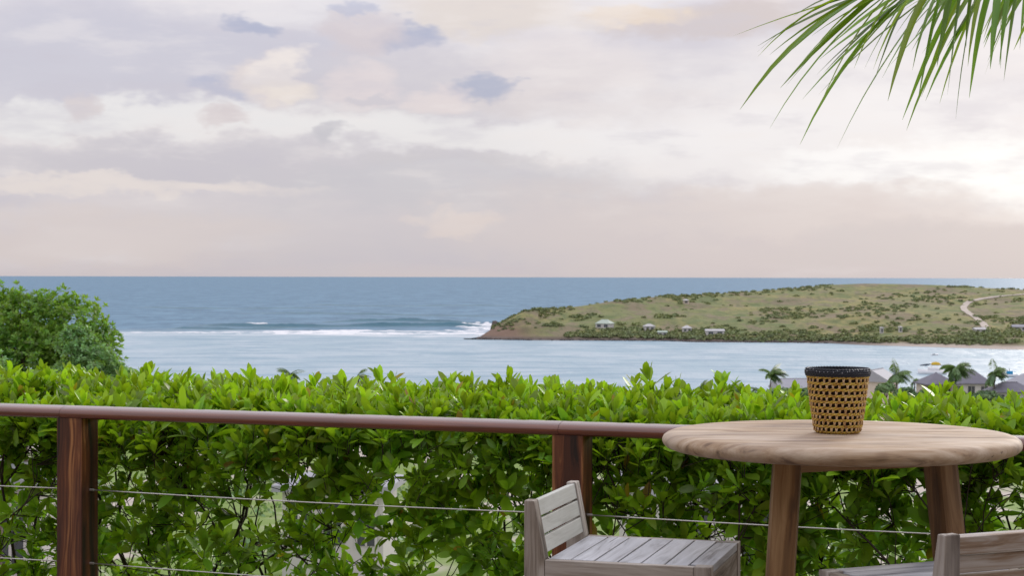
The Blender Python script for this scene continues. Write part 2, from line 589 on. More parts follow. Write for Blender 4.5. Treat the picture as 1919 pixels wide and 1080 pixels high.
# =================================================================== THE SETTING
def smooth(a, b, x):
    t = np.clip((x - a) / (b - a), 0, 1)
    return t * t * (3 - 2 * t)


def ground_h(x, y):
    x = np.asarray(x, dtype=float)
    y = np.asarray(y, dtype=float)
    ys = y + 10 * np.sin(x * 0.013 + 1.0)
    h = np.interp(ys, [-400, 5.5, 9, 40, 110, 220, 330, 420, 448, 470, 560, 700],
                  [6.0, -0.75, -1.1, -5.2, -14.0, -24.2, -27.6, -29.3, SEA + .5, SEA - .7, SEA - 4, SEA - 9])
    p = np.stack([x, y, 0 * x], -1)
    h = h + 0.35 * vnoise(p, 0.09) * smooth(14, 40, y) * smooth(430, 390, ys) + 0.6 * vnoise(p, 0.03, 2.0) * smooth(30, 80, y) * smooth(420, 380, ys)
    return h


# -- hillside that falls from the terrace to the beach
yy = np.concatenate([np.linspace(-60, 4, 12), np.linspace(5, 60, 70), np.geomspace(62, 640, 110)])
xx = np.linspace(-1, 1, 121)
X = np.outer(60 + np.maximum(yy, 0) * 0.75, np.sign(xx) * np.abs(xx) ** 1.4)
Y = np.repeat(yy[:, None], len(xx), 1)
Z = ground_h(X, Y)
idx = np.arange(X.size).reshape(X.shape)
quads = np.stack([idx[:-1, :-1], idx[:-1, 1:], idx[1:, 1:], idx[1:, :-1]], -1).reshape(-1, 4)
mt, M = new_mat('hillside_ground')
P = M.n('ShaderNodeNewGeometry').outputs['Position']
px_, py_, pz_ = M.sep(P)
gn = M.noise(M.vm('MULTIPLY', P, (0.11, 0.022, 0.0)), 1.0, 4, 0.55)
gf = M.noise(P, 1.4, 5, 0.65)
grass = M.mix(gf, (0.10, 0.165, 0.03, 1), (0.235, 0.33, 0.085, 1))
sand = M.mix(gf, (0.36, 0.31, 0.26, 1), (0.54, 0.49, 0.44, 1))
gc = M.mix(M.step(gn, 0.47, 0.57), grass, sand)
gc = M.mix(M.step(pz_, SEA + 1.6, SEA + 0.7), gc, (0.60, 0.55, 0.47, 1))
finish(M, gc, 0.9, gf, 0.5, 0.08, 0.2)
hill = link('hillside', npmesh('hillside', np.stack([X, Y, Z], -1).reshape(-1, 3), quads, k=4), mt)
tag(hill, kind='structure')

# -- sea: open water outside the reef, pale shallow lagoon inside
mt, M = new_mat('sea_water')
P = M.n('ShaderNodeNewGeometry').outputs['Position']
sx, sy, sz = M.sep(P)
w_big = M.noise(M.vm('MULTIPLY', P, (0.004, 0.0035, 0)), 1.0, 5, 0.6)
w_mid = M.noise(M.vm('MULTIPLY', P, (0.028, 0.016, 0)), 1.0, 6, 0.62, 0.4)
w_fin = M.noise(M.vm('MULTIPLY', P, (0.14, 0.05, 0)), 1.0, 5, 0.65, 0.3)
reef = M.m('ADD', M.m('ADD', sy, M.m('MULTIPLY', sx, 0.05)), M.m('MULTIPLY', M.m('SUBTRACT', w_mid, 0.5), 60.0))
deepf = M.step(reef, 955.0, 1060.0)
deep = M.mix(M.step(w_mid, 0.35, 0.65), (0.035, 0.125, 0.210, 1), (0.100, 0.225, 0.335, 1))
deep = M.mix(M.m('MULTIPLY', M.step(w_fin, 0.42, 0.62), 0.45), deep, (0.14, 0.29, 0.40, 1))
lag = M.mix(M.step(w_mid, 0.36, 0.64), (0.28, 0.40, 0.465, 1), (0.38, 0.475, 0.53, 1))
lag = M.mix(M.m('MULTIPLY', M.step(w_fin, 0.50, 0.66), 0.38), lag, (0.21, 0.33, 0.42, 1))
rip = M.noise(M.vm('MULTIPLY', P, (0.022, 0.075, 0)), 1.0, 4, 0.6, 0.3)
lag = M.mix(M.m('MULTIPLY', M.step(rip, 0.49, 0.60), 0.75), lag, (0.17, 0.30, 0.385, 1))
c = M.mix(deepf, lag, deep)
c = M.mix(M.m('MULTIPLY', M.m('MULTIPLY', M.step(rip, 0.49, 0.62), deepf), 0.55), c, (0.020, 0.085, 0.155, 1))
streak = M.noise(M.vm('MULTIPLY', P, (0.010, 0.045, 0)), 1.0, 6, 0.62, 0.3)
band = M.m('MULTIPLY', M.m('MULTIPLY', M.step(reef, 915.0, 950.0), M.step(reef, 1060.0, 985.0)), M.step(w_big, 0.38, 0.60, 0.35, 1.0))
foam = M.m('MULTIPLY', M.step(M.m('ADD', streak, M.m('MULTIPLY', band, 0.10)), 0.53, 0.65), band)
caps = M.m('MULTIPLY', M.step(M.noise(M.vm('MULTIPLY', P, (0.05, 0.022, 0)), 1.0, 5, 0.6), 0.71, 0.75), 0.4)
c = M.mix(M.m('MAXIMUM', foam, M.m('MULTIPLY', caps, deepf)), c, (0.78, 0.79, 0.80, 1))
hgt = M.m('ADD', M.m('MULTIPLY', w_mid, 1.0), M.m('MULTIPLY', w_fin, 0.45))
sp = finish(M, c, M.m('ADD', 0.40, M.m('MULTIPLY', deepf, 0.08)), hgt, 0.35, 5.0, 0.38)
sp.inputs['IOR'].default_value = 1.33
sea_y = np.concatenate([np.linspace(380, 1500, 120), np.geomspace(1550, 90000, 60)])
sea_x = np.linspace(-1, 1, 41)
X = np.outer(350 + sea_y * 0.9, sea_x)
Y = np.repeat(sea_y[:, None], len(sea_x), 1)
Z = np.full(X.shape, SEA)
idx = np.arange(X.size).reshape(X.shape)
quads = np.stack([idx[:-1, :-1], idx[:-1, 1:], idx[1:, 1:], idx[1:, :-1]], -1).reshape(-1, 4)
sea = link('sea', npmesh('sea', np.stack([X, Y, Z], -1).reshape(-1, 3), quads, k=4), mt)
tag(sea, kind='structure')
MT['sea'] = mt

# -- swell rolling towards the reef, and the white water that breaks on it
mt, M = new_mat('swell_water')
P = M.n('ShaderNodeNewGeometry').outputs['Position']
wn = M.noise(M.vm('MULTIPLY', P, (0.12, 0.12, 0.5)), 1.0, 5, 0.6)
finish(M, M.mix(wn, (0.020, 0.095, 0.140, 1), (0.060, 0.19, 0.25, 1)), 0.4, wn, 0.4, 0.5, 0.3)
MT['swell'] = mt
mt, M = new_mat('sea_foam')
P = M.n('ShaderNodeNewGeometry').outputs['Position']
wn = M.noise(M.vm('MULTIPLY', P, (0.25, 0.1, 0.8)), 1.0, 5, 0.65)
finish(M, M.mix(wn, (0.66, 0.70, 0.74, 1), (0.84, 0.84, 0.84, 1)), 0.8, wn, 0.6, 0.6, 0.2)
MT['foam'] = mt


def swell(px0, px1, drop, hgt, wid, n=70, seed=0):
    v, f = [], []
    prof = [(-1.0, 0.0), (-.55, .12), (-.28, .55), (-.12, .92), (0, 1.0), (.3, .72), (.7, .3), (1.1, 0.0)]
    for i in range(n):
        t = i / (n - 1)
        px = px0 + (px1 - px0) * t
        d = 32 * F / (drop + 1.5 * math.sin(t * 6 + seed) + 2.0 * math.sin(t * 2.3 + seed * 2))
        x = (px - 960) / F * d
        env = min(1, 6 * t, 6 * (1 - t)) * (0.72 + 0.28 * math.sin(t * 17 + seed) * math.sin(t * 7.3 + 1)) * (0.9 + 0.2 * random.random())
        for (a, b) in prof:
            v.append((x, d + a * wid, SEA - 0.06 + b * hgt * env))
    m = len(prof)
    for i in range(n - 1):
        for j in range(m - 1):
            f.append((i * m + j, (i + 1) * m + j, (i + 1) * m + j + 1, i * m + j + 1))
    o = link('swell_wave', pyd('swell_wave', v, f, True), MT['swell'])
    tag(o, kind='structure')


swell(360, 940, 93.0, 3.2, 9, seed=0)
swell(600, 915, 87.0, 2.6, 9, seed=2)
swell(430, 1000, 71.0, 1.4, 12, seed=3)
swell(300, 560, 99.0, 1.6, 8, seed=4)
swell(240, 620, 62.0, 1.2, 12, seed=5)
swell(560, 980, 54.0, 1.2, 14, seed=6)


def foam_line(px0, px1, drop, h, dep, cnt, jit):
    """white water: many small irregular heaps along a line"""
    s = Soup()
    for i in range(cnt):
        t = random.random()
        px = px0 + (px1 - px0) * t
        d = 32 * F / (drop + random.gauss(0, jit))
        x = (px - 960) / F * d
        L, Wd, H = random.uniform(1.5, 8), random.uniform(.4, 1) * dep, random.uniform(.25, 1) * h
        ring = []
        for k in range(9):
            a = 2 * math.pi * k / 9
            q = random.uniform(.6, 1.1)
            ring.append((x + math.cos(a) * L * q, d + math.sin(a) * Wd * q, SEA + 0.02))
        mid = [(x + (p[0] - x) * .55, d + (p[1] - d) * .55, SEA + H * random.uniform(.5, .9)) for p in ring]
        s.add(ring + mid + [(x, d, SEA + H)],
              [(k, (k + 1) % 9, 9 + (k + 1) % 9, 9 + k) for k in range(9)] + [(9 + k, 9 + (k + 1) % 9, 18) for k in range(9)])
    return s


FO = Soup()
for a in ((500, 660, 104.5, .5, 4, 60, .8), (520, 940, 107.5, .35, 6, 110, 1.0), (860, 935, 91.5, 1.1, 5, 60, 1.6),
          (470, 500, 90.5, 1.2, 3, 9, .6), (600, 690, 103, .8, 4, 26, .6), (250, 520, 106.5, .3, 4, 26, .8), (880, 930, 99, .5, 5, 30, 3),
          (700, 900, 103.5, .3, 5, 30, 1.4)):
    q = foam_line(*a)
    FO.add(q.v, q.f)
tag(FO.build('sea_foam', MT['foam'], None, True), 'white water breaking along the reef edge of the lagoon', 'surf', kind='stuff')

# -- headland across the bay
HPX = np.array([880, 893, 915, 935, 960, 985, 1010, 1060, 1100, 1150, 1200, 1250, 1330, 1400, 1480, 1560, 1620, 1700, 1760, 1820, 1919, 2100, 2400])
HDR = np.array([121, 118, 103, 90, 77, 65, 61.5, 58.5, 53.5, 45.5, 40.5, 35.5, 32, 28, 21.5, 14, 11.5, 12.5, 14, 18, 22.5, 30, 40])
HRD = np.interp(HPX, [880, 893, 985, 1150, 1400, 1600, 1919, 2400], [900, 906, 945, 1015, 1100, 1150, 1085, 1020])
SPX = np.array([880, 893, 1000, 1250, 1300, 1500, 1560, 1620, 1700, 1800, 1870, 1919, 2100, 2400])
SDR = np.array([118, 118, 119.5, 120, 122, 123, 124, 127, 129, 132, 134, 135, 140, 150])


def head_h(x, y):
    x = np.asarray(x, float)
    y = np.asarray(y, float)
    px = 960 + F * x / y
    ds = 32 * F / np.interp(px, SPX, SDR)
    dr = np.interp(px, HPX, HRD)
    zr = EYE - np.interp(px, HPX, HDR) * dr / F
    H = np.maximum(zr - SEA, 0)
    t = (y - ds) / np.maximum(dr - ds, 4)
    p = np.stack([x, y, 0 * x], -1)
    up = 0.10 * smooth(0, .05, t) + .16 * smooth(0.0, .35, t) + 0.74 * np.clip(t, 0, 1) ** 1.15 * (1 - .12 * np.sin(np.clip(t, 0, 1) * 3.14))
    up = np.where(px < 1010, np.maximum(up, smooth(0, .8, t)), up)
    dn = 1 - smooth(1.0, 2.3, t) * 1.25
    h = SEA + H * np.where(t <= 1, up, dn)
    h = h + (0.9 * vnoise(p, .035) + .5 * vnoise(p, .09, 3.0)) * smooth(.06, .3, t) * smooth(1.0, .8, t) * np.clip(H / 12, 0, 1)
    h = np.where(t < 0, SEA + t * 12, h)
    return h


gx = np.concatenate([np.linspace(870, 1040, 120), np.linspace(1042, 2300, 330)])
tt = np.concatenate([np.linspace(-.08, .12, 24), np.linspace(.13, 1.0, 100), np.linspace(1.03, 2.4, 24)])
ds = 32 * F / np.interp(gx, SPX, SDR)
dr = np.maximum(np.interp(gx, HPX, HRD), ds + 6)
Y = ds[:, None] + (dr - ds)[:, None] * tt[None]
X = (gx[:, None] - 960) / F * Y
Z = head_h(X, Y)
idx = np.arange(X.size).reshape(X.shape)
quads = np.stack([idx[:-1, :-1], idx[1:, :-1], idx[1:, 1:], idx[:-1, 1:]], -1).reshape(-1, 4)
mt, M = new_mat('headland_ground')  # muted ground colours carry the distance haze
gnode = M.n('ShaderNodeNewGeometry')
P = gnode.outputs['Position']
hx, hy, hz = M.sep(P)
a1 = M.noise(M.vm('MULTIPLY', P, (0.020, 0.011, 0.03)), 1.0, 5, 0.6, 0.5)
a2 = M.noise(M.vm('MULTIPLY', P, (0.065, 0.035, 0.08)), 1.0, 6, 0.62, 0.4)
a3 = M.noise(M.vm('MULTIPLY', P, (0.24, 0.11, 0.3)), 1.0, 6, 0.7)
c = M.mix(M.step(a1, .38, .62), (0.28, 0.255, 0.110, 1), (0.190, 0.210, 0.090, 1))
c = M.mix(M.m('MULTIPLY', M.step(a2, .47, .58), .85), c, (0.220, 0.180, 0.125, 1))
c = M.mix(M.m('MULTIPLY', M.step(a2, .46, .36), .85), c, (0.135, 0.175, 0.075, 1))
c = M.mix(M.m('MULTIPLY', M.step(a3, .48, .60), .62), c, (0.125, 0.145, 0.070, 1))
low = M.step(M.m('ADD', hz, M.m('MULTIPLY', a2, 2.0)), SEA + 3.4, SEA + 1.6)
rock = M.mix(a3, (0.085, 0.070, 0.062, 1), (0.24, 0.20, 0.175, 1))
nose = M.m('MULTIPLY', M.step(hx, 22.0, -4.0), M.step(hz, SEA + 9, SEA + 4))
c = M.mix(nose, c, M.mix(a2, (0.13, 0.085, 0.065, 1), (0.30, 0.215, 0.16, 1)))
beach = M.step(hx, 150.0, 190.0)
c = M.mix(low, c, M.mix(beach, rock, (0.52, 0.45, 0.38, 1)))
finish(M, c, 0.95, a3, 0.8, 1.0, 0.1)
headland = link('headland', npmesh('headland', np.stack([X, Y, Z], -1).reshape(-1, 3), quads, k=4), mt)
tag(headland, kind='structure')


def head_pt(px, drop):
    """point of the headland slope seen at that pixel (march along the ray)"""
    d = 32 * F / np.interp(px, SPX, SDR) + 2
    for _ in range(900):
        x = (px - 960) / F * d
        if head_h(x, d) >= EYE - drop * d / F:
            break
        d += .5
    return Vector(((px - 960) / F * d, d, float(head_h((px - 960) / F * d, d))))


# dirt road climbing the headland
mt, M = new_mat('dirt_road')
P = M.n('ShaderNodeNewGeometry').outputs['Position']
finish(M, M.mix(M.noise(P, .4, 5, .6), (0.34, 0.29, 0.24, 1), (0.52, 0.46, 0.40, 1)), 0.95)
road_px = [(1848, 95), (1842, 86), (1832, 78), (1820, 70), (1810, 63), (1806, 56), (1812, 49), (1822, 44), (1840, 40), (1862, 37), (1890, 34), (1925, 31), (1970, 29)]
rp = [head_pt(a, b) for a, b in road_px]
dense = []
for i in range(len(rp) - 1):
    for k in range(8):
        dense.append(rp[i].lerp(rp[i + 1], k / 8))
v, f = [], []
for i, p in enumerate(dense):
    t = dense[min(i + 1, len(dense) - 1)] - dense[max(i - 1, 0)]
    t.z = 0
    s_ = Vector((t.y, -t.x, 0)).normalized() * 1.8
    for sg in (-1, -.33, .33, 1):
        q = p + s_ * sg
        v.append((q.x, q.y, float(head_h(q.x, q.y)) + .30))
for i in range(len(dense) - 1):
    for k in range(3):
        f.append((i * 4 + k, i * 4 + k + 1, i * 4 + 5 + k, i * 4 + 4 + k))
tag(link('dirt_road', pyd('dirt_road', v, f, True), mt), kind='structure')


def clump_cloud(cent, rad, per, lsz, flat=0.6):
    """leafy tufts: per small faces through each ellipsoid, most near its skin"""
    n = len(cent)
    u = unit(rng.normal(size=(n, per, 3)))
    u[..., 2] = np.abs(u[..., 2]) * 1.0 - .15
    rr = rng.uniform(.35, 1.0, (n, per, 1)) ** .5
    lump = 1 + .25 * vnoise(u * 1.0 + cent[:, None] * .37, 2.3)[..., None]
    p = cent[:, None] + u * rr * lump * rad[:, None, None] * np.array([1, 1, flat])
    d = unit(rng.normal(size=(n * per, 3)))
    nn = unit(u.reshape(-1, 3) + rng.normal(0, .45, (n * per, 3)) + np.array([0, 0, .3]))
    L = lsz * rng.uniform(.6, 1.4, n * per) * np.repeat(np.clip(rad / rad.mean(), .6, 1.5), per)
    d = unit(np.cross(nn, d))
    bs = p.reshape(-1, 3) - d * L[:, None] * .5
    v, lt = leaves(bs, d, nn, L, np.full(n * per, .42), .1, .1, simple=True)
    K = v.shape[1]
    young = np.repeat(np.clip(rng.normal(.3, .2, n), 0, 1), per * K)
    rnd = np.repeat(rng.uniform(0, .99, n * per), K)
    vv, t = pack(v, lt)
    return vv, t, {'young': young, 'rnd': rnd}


# scrub over the headland (one mass nobody could count)
cs, rs = [], []
tries = 0
while len(cs) < 1900 and tries < 60000:
    tries += 1
    px = random.uniform(925, 2150)
    dsn = 32 * F / np.interp(px, SPX, SDR)
    drn = np.interp(px, HPX, HRD)
    t = random.random() ** 1.25
    d = dsn + 4 + (drn - dsn + 6) * t
    x = (px - 960) / F * d
    nz = vnoise(np.array([x, d * .6, 0.0]), .03, 4.0) + .5 * vnoise(np.array([x, d * .6, 0.0]), .1, 1.0)
    shore = max(0, 1 - t / .22) * (0.9 if px > 1060 else -.4)
    ridge = max(0, 1 - abs(t - 1) / .08) * .45
    if nz + shore + ridge + random.gauss(0, .38) < .66:
        continue
    z = float(head_h(x, d))
    if z < SEA + 1.2:
        continue
    cs.append((x, d, z + .2))
    rs.append(random.uniform(.45, 1.0) ** 1.3 * 1.9 * (1.0 + .5 * max(0, shore)))
for (px, dp, r, k, spx, sdp) in ((1010, 61, 2.2, 16, 22, 2), (1155, 46, 2.0, 16, 40, 2), (1270, 36, 2.0, 20, 50, 2), (1170, 103, 3.4, 20, 50, 8), (1235, 108, 3.2, 14, 30, 6), (1045, 90, 1.8, 14, 30, 4),
                                 (1090, 75, 2, 16, 30, 5), (1250, 75, 2.2, 16, 30, 3), (1640, 98, 2.6, 24, 40, 5), (1880, 108, 3.6, 30, 60, 9), (1440, 118, 2.6, 26, 80, 3), (1640, 118, 2.8, 40, 160, 4), (1800, 15, 1.6, 10, 24, 1)):
    for _ in range(k):
        p = head_pt(px + random.gauss(0, spx * .6), max(dp + random.gauss(0, sdp * .6), np.interp(px, HPX, HDR) + 1))
        cs.append(tuple(p + Vector((0, 0, .2))))
        rs.append(r * random.uniform(.7, 1.25))
vv, t_, at = clump_cloud(np.array(cs), np.array(rs), 46, .85, .50)
at['young'] = np.clip(at['young'] * 1.3 + .2, 0, 1)
tag(link('headland_scrub', npmesh('headland_scrub', vv, t_, at), MT['scrub']), 'dry scrub and low bushes covering the headland slopes', 'scrub', kind='stuff')


# rocks along the foot of the headland
def rock_mesh(r, seed, flat=.7):
    bm = bmesh.new()
    bmesh.ops.create_icosphere(bm, subdivisions=2, radius=1)
    rs_ = random.Random(seed)
    o = Vector((rs_.uniform(0, 9), rs_.uniform(0, 9), rs_.uniform(0, 9)))
    for v_ in bm.verts:
        q = v_.co * 1.7 + o
        k = 1 + .32 * float(vnoise(np.array(q), 1.3)) + .12 * float(vnoise(np.array(q), 3.1))
        v_.co = v_.co * k * r
        v_.co.z *= flat
    me = bpy.data.meshes.new('rock')
    bm.to_mesh(me)
    bm.free()
    return me


mt, M = new_mat('shore_rock')
P = M.n('ShaderNodeNewGeometry').outputs['Position']
nn_ = M.noise(P, .8, 6, .65)
finish(M, M.mix(nn_, (0.055, 0.045, 0.042, 1), (0.20, 0.165, 0.145, 1)), 0.9, nn_, .6, .4, .2)
MT['rock'] = mt
s = Soup()
for i in range(230):
    px = random.uniform(897, 1560)
    d = 32 * F / np.interp(px, SPX, SDR) + random.uniform(-1.5, 2.5)
    me = rock_mesh(random.uniform(.35, 1.1) * (1.7 if px < 940 else 1), i)
    c0 = Vector(((px - 960) / F * d, d, SEA + .25))
    s.add([v_.co + c0 for v_ in me.vertices], [tuple(p.vertices) for p in me.polygons])
    bpy.data.meshes.remove(me)
tag(s.build('shore_rocks', MT['rock']), 'dark boulders lining the waterline of the headland', 'rocks', kind='stuff')
p = pos(928, 91, 930)
sk = link('sea_stack', rock_mesh(2.6, 77, .8), MT['rock'])
sk.location = (p.x, p.y, SEA + 2.0)
sk.scale = (1.0, 1.2, 2.9)
sk.location.z = SEA + 3.0
tag(sk, 'dark sea stack standing off the tip of the headland', 'rock')

# ------------------------------------------------------------------ houses
MT['white'] = plain('white_render', (0.58, 0.56, 0.54), .8, .06, 1.0)
MT['cream'] = plain('cream_render', (0.62, 0.54, 0.46), .8, .08, 1.0)
MT['roof_grey'] = plain('grey_roof', (0.185, 0.180, 0.215), .75, .18, 1.2)
MT['roof_light'] = plain('pale_grey_roof', (0.36, 0.365, 0.40), .7, .12, 1.2)
MT['roof_green'] = plain('pale_green_roof', (0.46, 0.54, 0.46), .7, .08, 1.2)
MT['roof_white'] = plain('white_roof', (0.55, 0.545, 0.54), .7, .06, 1.2)
MT['glass'] = plain('dark_window', (0.05, 0.06, 0.07), .12, .1, 1.0, .6)


def house(name, p, rz, w, dep, h, rh, wall, roof, label, cat='house', over=.6, cols=0, gable=False, wins=3, group=None, piers=6.0):
    """wall block with window openings, hip or gable roof with eaves, veranda columns"""
    o = empty(name, p, rz)
    tag(o, label, cat, group)
    s = Soup()
    s.box((-w / 2, -dep / 2, -piers), (w / 2, dep / 2, h))
    s.build('wall', wall, o)
    s = Soup()
    a, b = w / 2 + over, dep / 2 + over
    if cols:
        b0 = -dep / 2 - 2.2 - over
    else:
        b0 = -b
    rl = a if gable else max(a - (b - b0) / 2 * .9, .15)
    ym = (b + b0) / 2
    t = .22
    s.add([(-a, b0, h), (a, b0, h), (a, b, h), (-a, b, h), (-a, b0, h + t), (a, b0, h + t), (a, b, h + t), (-a, b, h + t),
           (-rl, ym, h + rh), (rl, ym, h + rh)],
          [(0, 3, 2, 1), (0, 1, 5, 4), (1, 2, 6, 5), (2, 3, 7, 6), (3, 0, 4, 7), (4, 5, 9, 8), (5, 6, 9), (6, 7, 8, 9), (7, 4, 8)])
    rf = s.build('roof', roof, o)
    s = Soup()
    s.box((-rl, ym - .12, h + rh - .02), (rl, ym + .12, h + rh + .10))
    s.build('ridge_cap', roof, rf)
    for i in range(wins):
        x = -w / 2 + w * (i + .5) / wins
        s = Soup()
        ww, wh = w / wins * .26, h * .33
        s.box((x - ww, -dep / 2 - .03, h * .52 - wh), (x + ww, -dep / 2 + .05, h * .52 + wh))
        wn_ = s.build('window', MT['glass'], o)
        s = Soup()
        for (lo, hi) in (((x - ww - .08, h * .52 - wh - .08), (x - ww, h * .52 + wh + .08)), ((x + ww, h * .52 - wh - .08), (x + ww + .08, h * .52 + wh + .08)),
                         ((x - ww, h * .52 + wh), (x + ww, h * .52 + wh + .08)), ((x - .03, h * .52 - wh), (x + .03, h * .52 + wh))):
            s.box((lo[0], -dep / 2 - .08, lo[1]), (hi[0], -dep / 2 - .035, hi[1]))
        s.build('frame', wall, wn_)
    for i in range(cols):
        x = -w / 2 + .15 + (w - .3) * i / (cols - 1)
        s = Soup()
        s.box((x - .16, b0 + .5, -piers), (x + .16, b0 + .82, h - .02))
        s.build('column', MT['white'], o, bevel=.03)
    return o


def ghouse(px, droptop, d, w, dep, h, rh, rz, wall, roof, label, **kw):
    """house whose ridge is seen at (px, droptop) from the terrace, d metres off"""
    p = pos(px, droptop, d)
    house(kw.pop('name', 'villa'), (p.x, p.y, p.z - h - rh), R(rz), w, dep, h, rh, wall, roof, label, **kw)


# villas down by the beach
ghouse(1645, 172, 432, 9, 8, 3.0, 2.9, 62, MT['cream'], MT['roof_light'], 'pale grey roofed villa just right of the basket', cols=0, gable=True, name='beach_villa')
ghouse(1492, 190, 436, 10, 8, 3.0, 2.4, 10, MT['white'], MT['roof_light'], 'white villa with pale roof just left of the basket', name='beach_villa', gable=True)
ghouse(1752, 178, 402, 6.5, 5.5, 3.2, 2.6, 8, MT['cream'], MT['roof_grey'], 'small cream villa with grey hip roof and white veranda columns', cols=4, name='beach_villa')
ghouse(1818, 173, 420, 9.0, 8, 3.2, 3.2, -8, MT['white'], MT['roof_grey'], 'larger villa with dark grey hip roof behind the tall palm', name='beach_villa')
ghouse(1893, 196, 398, 9, 6, 3.0, 2.2, 4, MT['white'], MT['roof_grey'], 'low villa with dark grey hip roof at the right edge', name='beach_villa')
ghouse(1932, 178, 436, 10, 8, 3.0, 3.0, 12, MT['white'], MT['roof_light'], 'rearmost villa with lilac grey roof cut by the right edge', name='beach_villa')
# houses on the headland
HH = [(1134, 96, 8, 5, 2.2, 2.2, -32, 'white', 'roof_green', 'house with pale green sloping roof on the headland shore', False),
      (1217, 102, 5, 4, 2.4, 1.4, 10, 'white', 'roof_white', 'small white house with hip roof among shore trees', False),
      (1242, 110, 4.4, 3, 1.6, .8, 0, 'white', 'roof_green', 'low pale shed right of the small white house', True),
      (1288, 103, 4.4, 4, 1.8, 1.5, 0, 'white', 'roof_white', 'lone white cottage in the middle of the headland shore', False),
      (1340, 109, 9, 4, 2.0, 1.0, 3, 'white', 'roof_white', 'long white house low on the headland shore', True),
      (1836, 104, 5, 4, 1.6, 1.0, 5, 'white', 'roof_white', 'white house at the foot of the dirt road', True),
      (1912, 99, 7, 4, 1.6, 1.2, -6, 'white', 'roof_light', 'pale house on the far right of the headland', True),
      (1286, 50, 3, 3, 1.8, .9, 0, 'cream', 'roof_white', 'tiny pale house high under the ridge line', False),
      (1653, 105, 1.6, 1.6, 2.6, .5, 0, 'white', 'roof_white', 'narrow white hut left of its twin on the slope', False),
      (1688, 103, 1.6, 1.6, 2.4, .5, 0, 'white', 'roof_white', 'narrow white hut right of its twin on the slope', False)]
for (px, dp, w, dep, h, rh, rz, wl, rf, lb, gb) in HH:
    p = head_pt(px, dp)
    house('headland_house', p, R(rz), w, dep, h, rh, MT[wl], MT[rf], lb, gable=gb, over=.35, wins=2 if w > 3 else 1, group='houses on the headland')
# villas on the slope right behind the hedge (glimpsed through the leaves)
ghouse(1320, 352, 46, 3.6, 3.0, 2.4, .55, 16, MT['white'], MT['roof_light'], 'white villa on the slope glimpsed through the hedge by the near stool', wins=2, name='slope_villa', over=.3)
ghouse(20, 345, 40, 2.4, 2.6, 2.3, .5, -8, MT['white'], MT['roof_light'], 'white villa on the slope glimpsed through the hedge far left', wins=2, name='slope_villa', over=.3)
ghouse(640, 362, 60, 3.4, 3.0, 2.2, .6, -5, MT['white'], MT['roof_light'], 'white villa on the slope glimpsed through the middle of the hedge', wins=3, name='slope_villa', over=.3)


# ------------------------------------------------------------------ trees of the shore and the slope
def far_palm(p, h, crown, lean, label, nf=20, wind=.6, seed=0):
    rs_ = random.Random(seed)
    o = empty('coconut_palm', p)
    tag(o, label, 'palm tree', 'palms along the beach')
    s = Soup()
    top = Vector((lean, 0, h))
    pts = [Vector((lean * (t / 6) ** 1.7, 0, h * t / 6 - (.8 if t == 0 else 0))) for t in range(7)]
    s.tube(pts, [.20 - .012 * t for t in range(7)], 7)
    s.build('trunk', MT['bark'], o, True)
    for i in range(nf):
        a = i * 2.399 + rs_.uniform(-.2, .2)
        e = rs_.uniform(-.5, 1.2)
        L = crown * rs_.uniform(.8, 1.1)
        d0 = Vector((math.cos(a) * math.cos(e) + wind * .55, math.sin(a) * math.cos(e), math.sin(e))).normalized()
        n = 11
        q, d = top.copy(), d0.copy()
        axis = [q.copy()]
        for k in range(n):
            d = (d + Vector((wind * .06, 0, -.13))).normalized()
            q = q + d * (L / n)
            axis.append(q.copy())
        bs, dd, nn2, LL = [], [], [], []
        for k in range(1, n + 1):
            t = (axis[k] - axis[k - 1]).normalized()
            sd_ = t.cross(Vector((0, 0, 1)))
            sd_ = sd_.normalized() if sd_.length > 1e-3 else Vector((1, 0, 0))
            prof = math.sin(math.pi * min(1, .12 + .86 * k / n)) ** .6
            for sg in (-1, 1):
                for m_ in range(2):
                    b_ = axis[k - 1].lerp(axis[k], .5 * m_)
                    bs.append(b_)
                    dd.append((sd_ * sg * .75 + t * .55 + Vector((wind * .25, 0, -.55 - .25 * rs_.random()))).normalized())
                    nn2.append((sd_ * -sg * .6 + Vector((0, 0, 1))).normalized())
                    LL.append(L * .34 * prof * rs_.uniform(.85, 1.1))
        v_, lt = leaves(np.array(bs), np.array(dd), np.array(nn2), np.array(LL), np.full(len(bs), .13), .1, .15, simple=True)
        K = v_.shape[1]
        vv, tr = pack(v_, lt)
        ss = Soup()
        ss.tube(axis, [.05 * (1 - .8 * k / n) for k in range(n + 1)], 3, False)
        off = len(vv)
        tv = np.array(ss.v)
        tf = np.array([(q[0], q[1], q[2]) for q in ss.f] + [(q[0], q[2], q[3]) for q in ss.f]) + off
        yg = np.clip(e * .5 + .2, 0, 1)
        me = npmesh('frond', np.concatenate([vv, tv]), np.concatenate([tr, tf]),
                    {'young': np.full(off + len(tv), yg), 'rnd': np.concatenate([np.repeat(rng.uniform(0, .98, len(bs)), K), np.full(len(tv), .5)])})
        link('frond', me, MT['far_palm'], o)
    return o


def gpalm(px, drop, d, crown, lean, label, wind=.6, seed=0, nf=22):
    p = pos(px, drop, d)
    zg = float(ground_h(p.x, p.y))
    far_palm((p.x - lean, p.y, zg), max(p.z - zg, 1.0), crown, lean, label, nf, wind, seed)


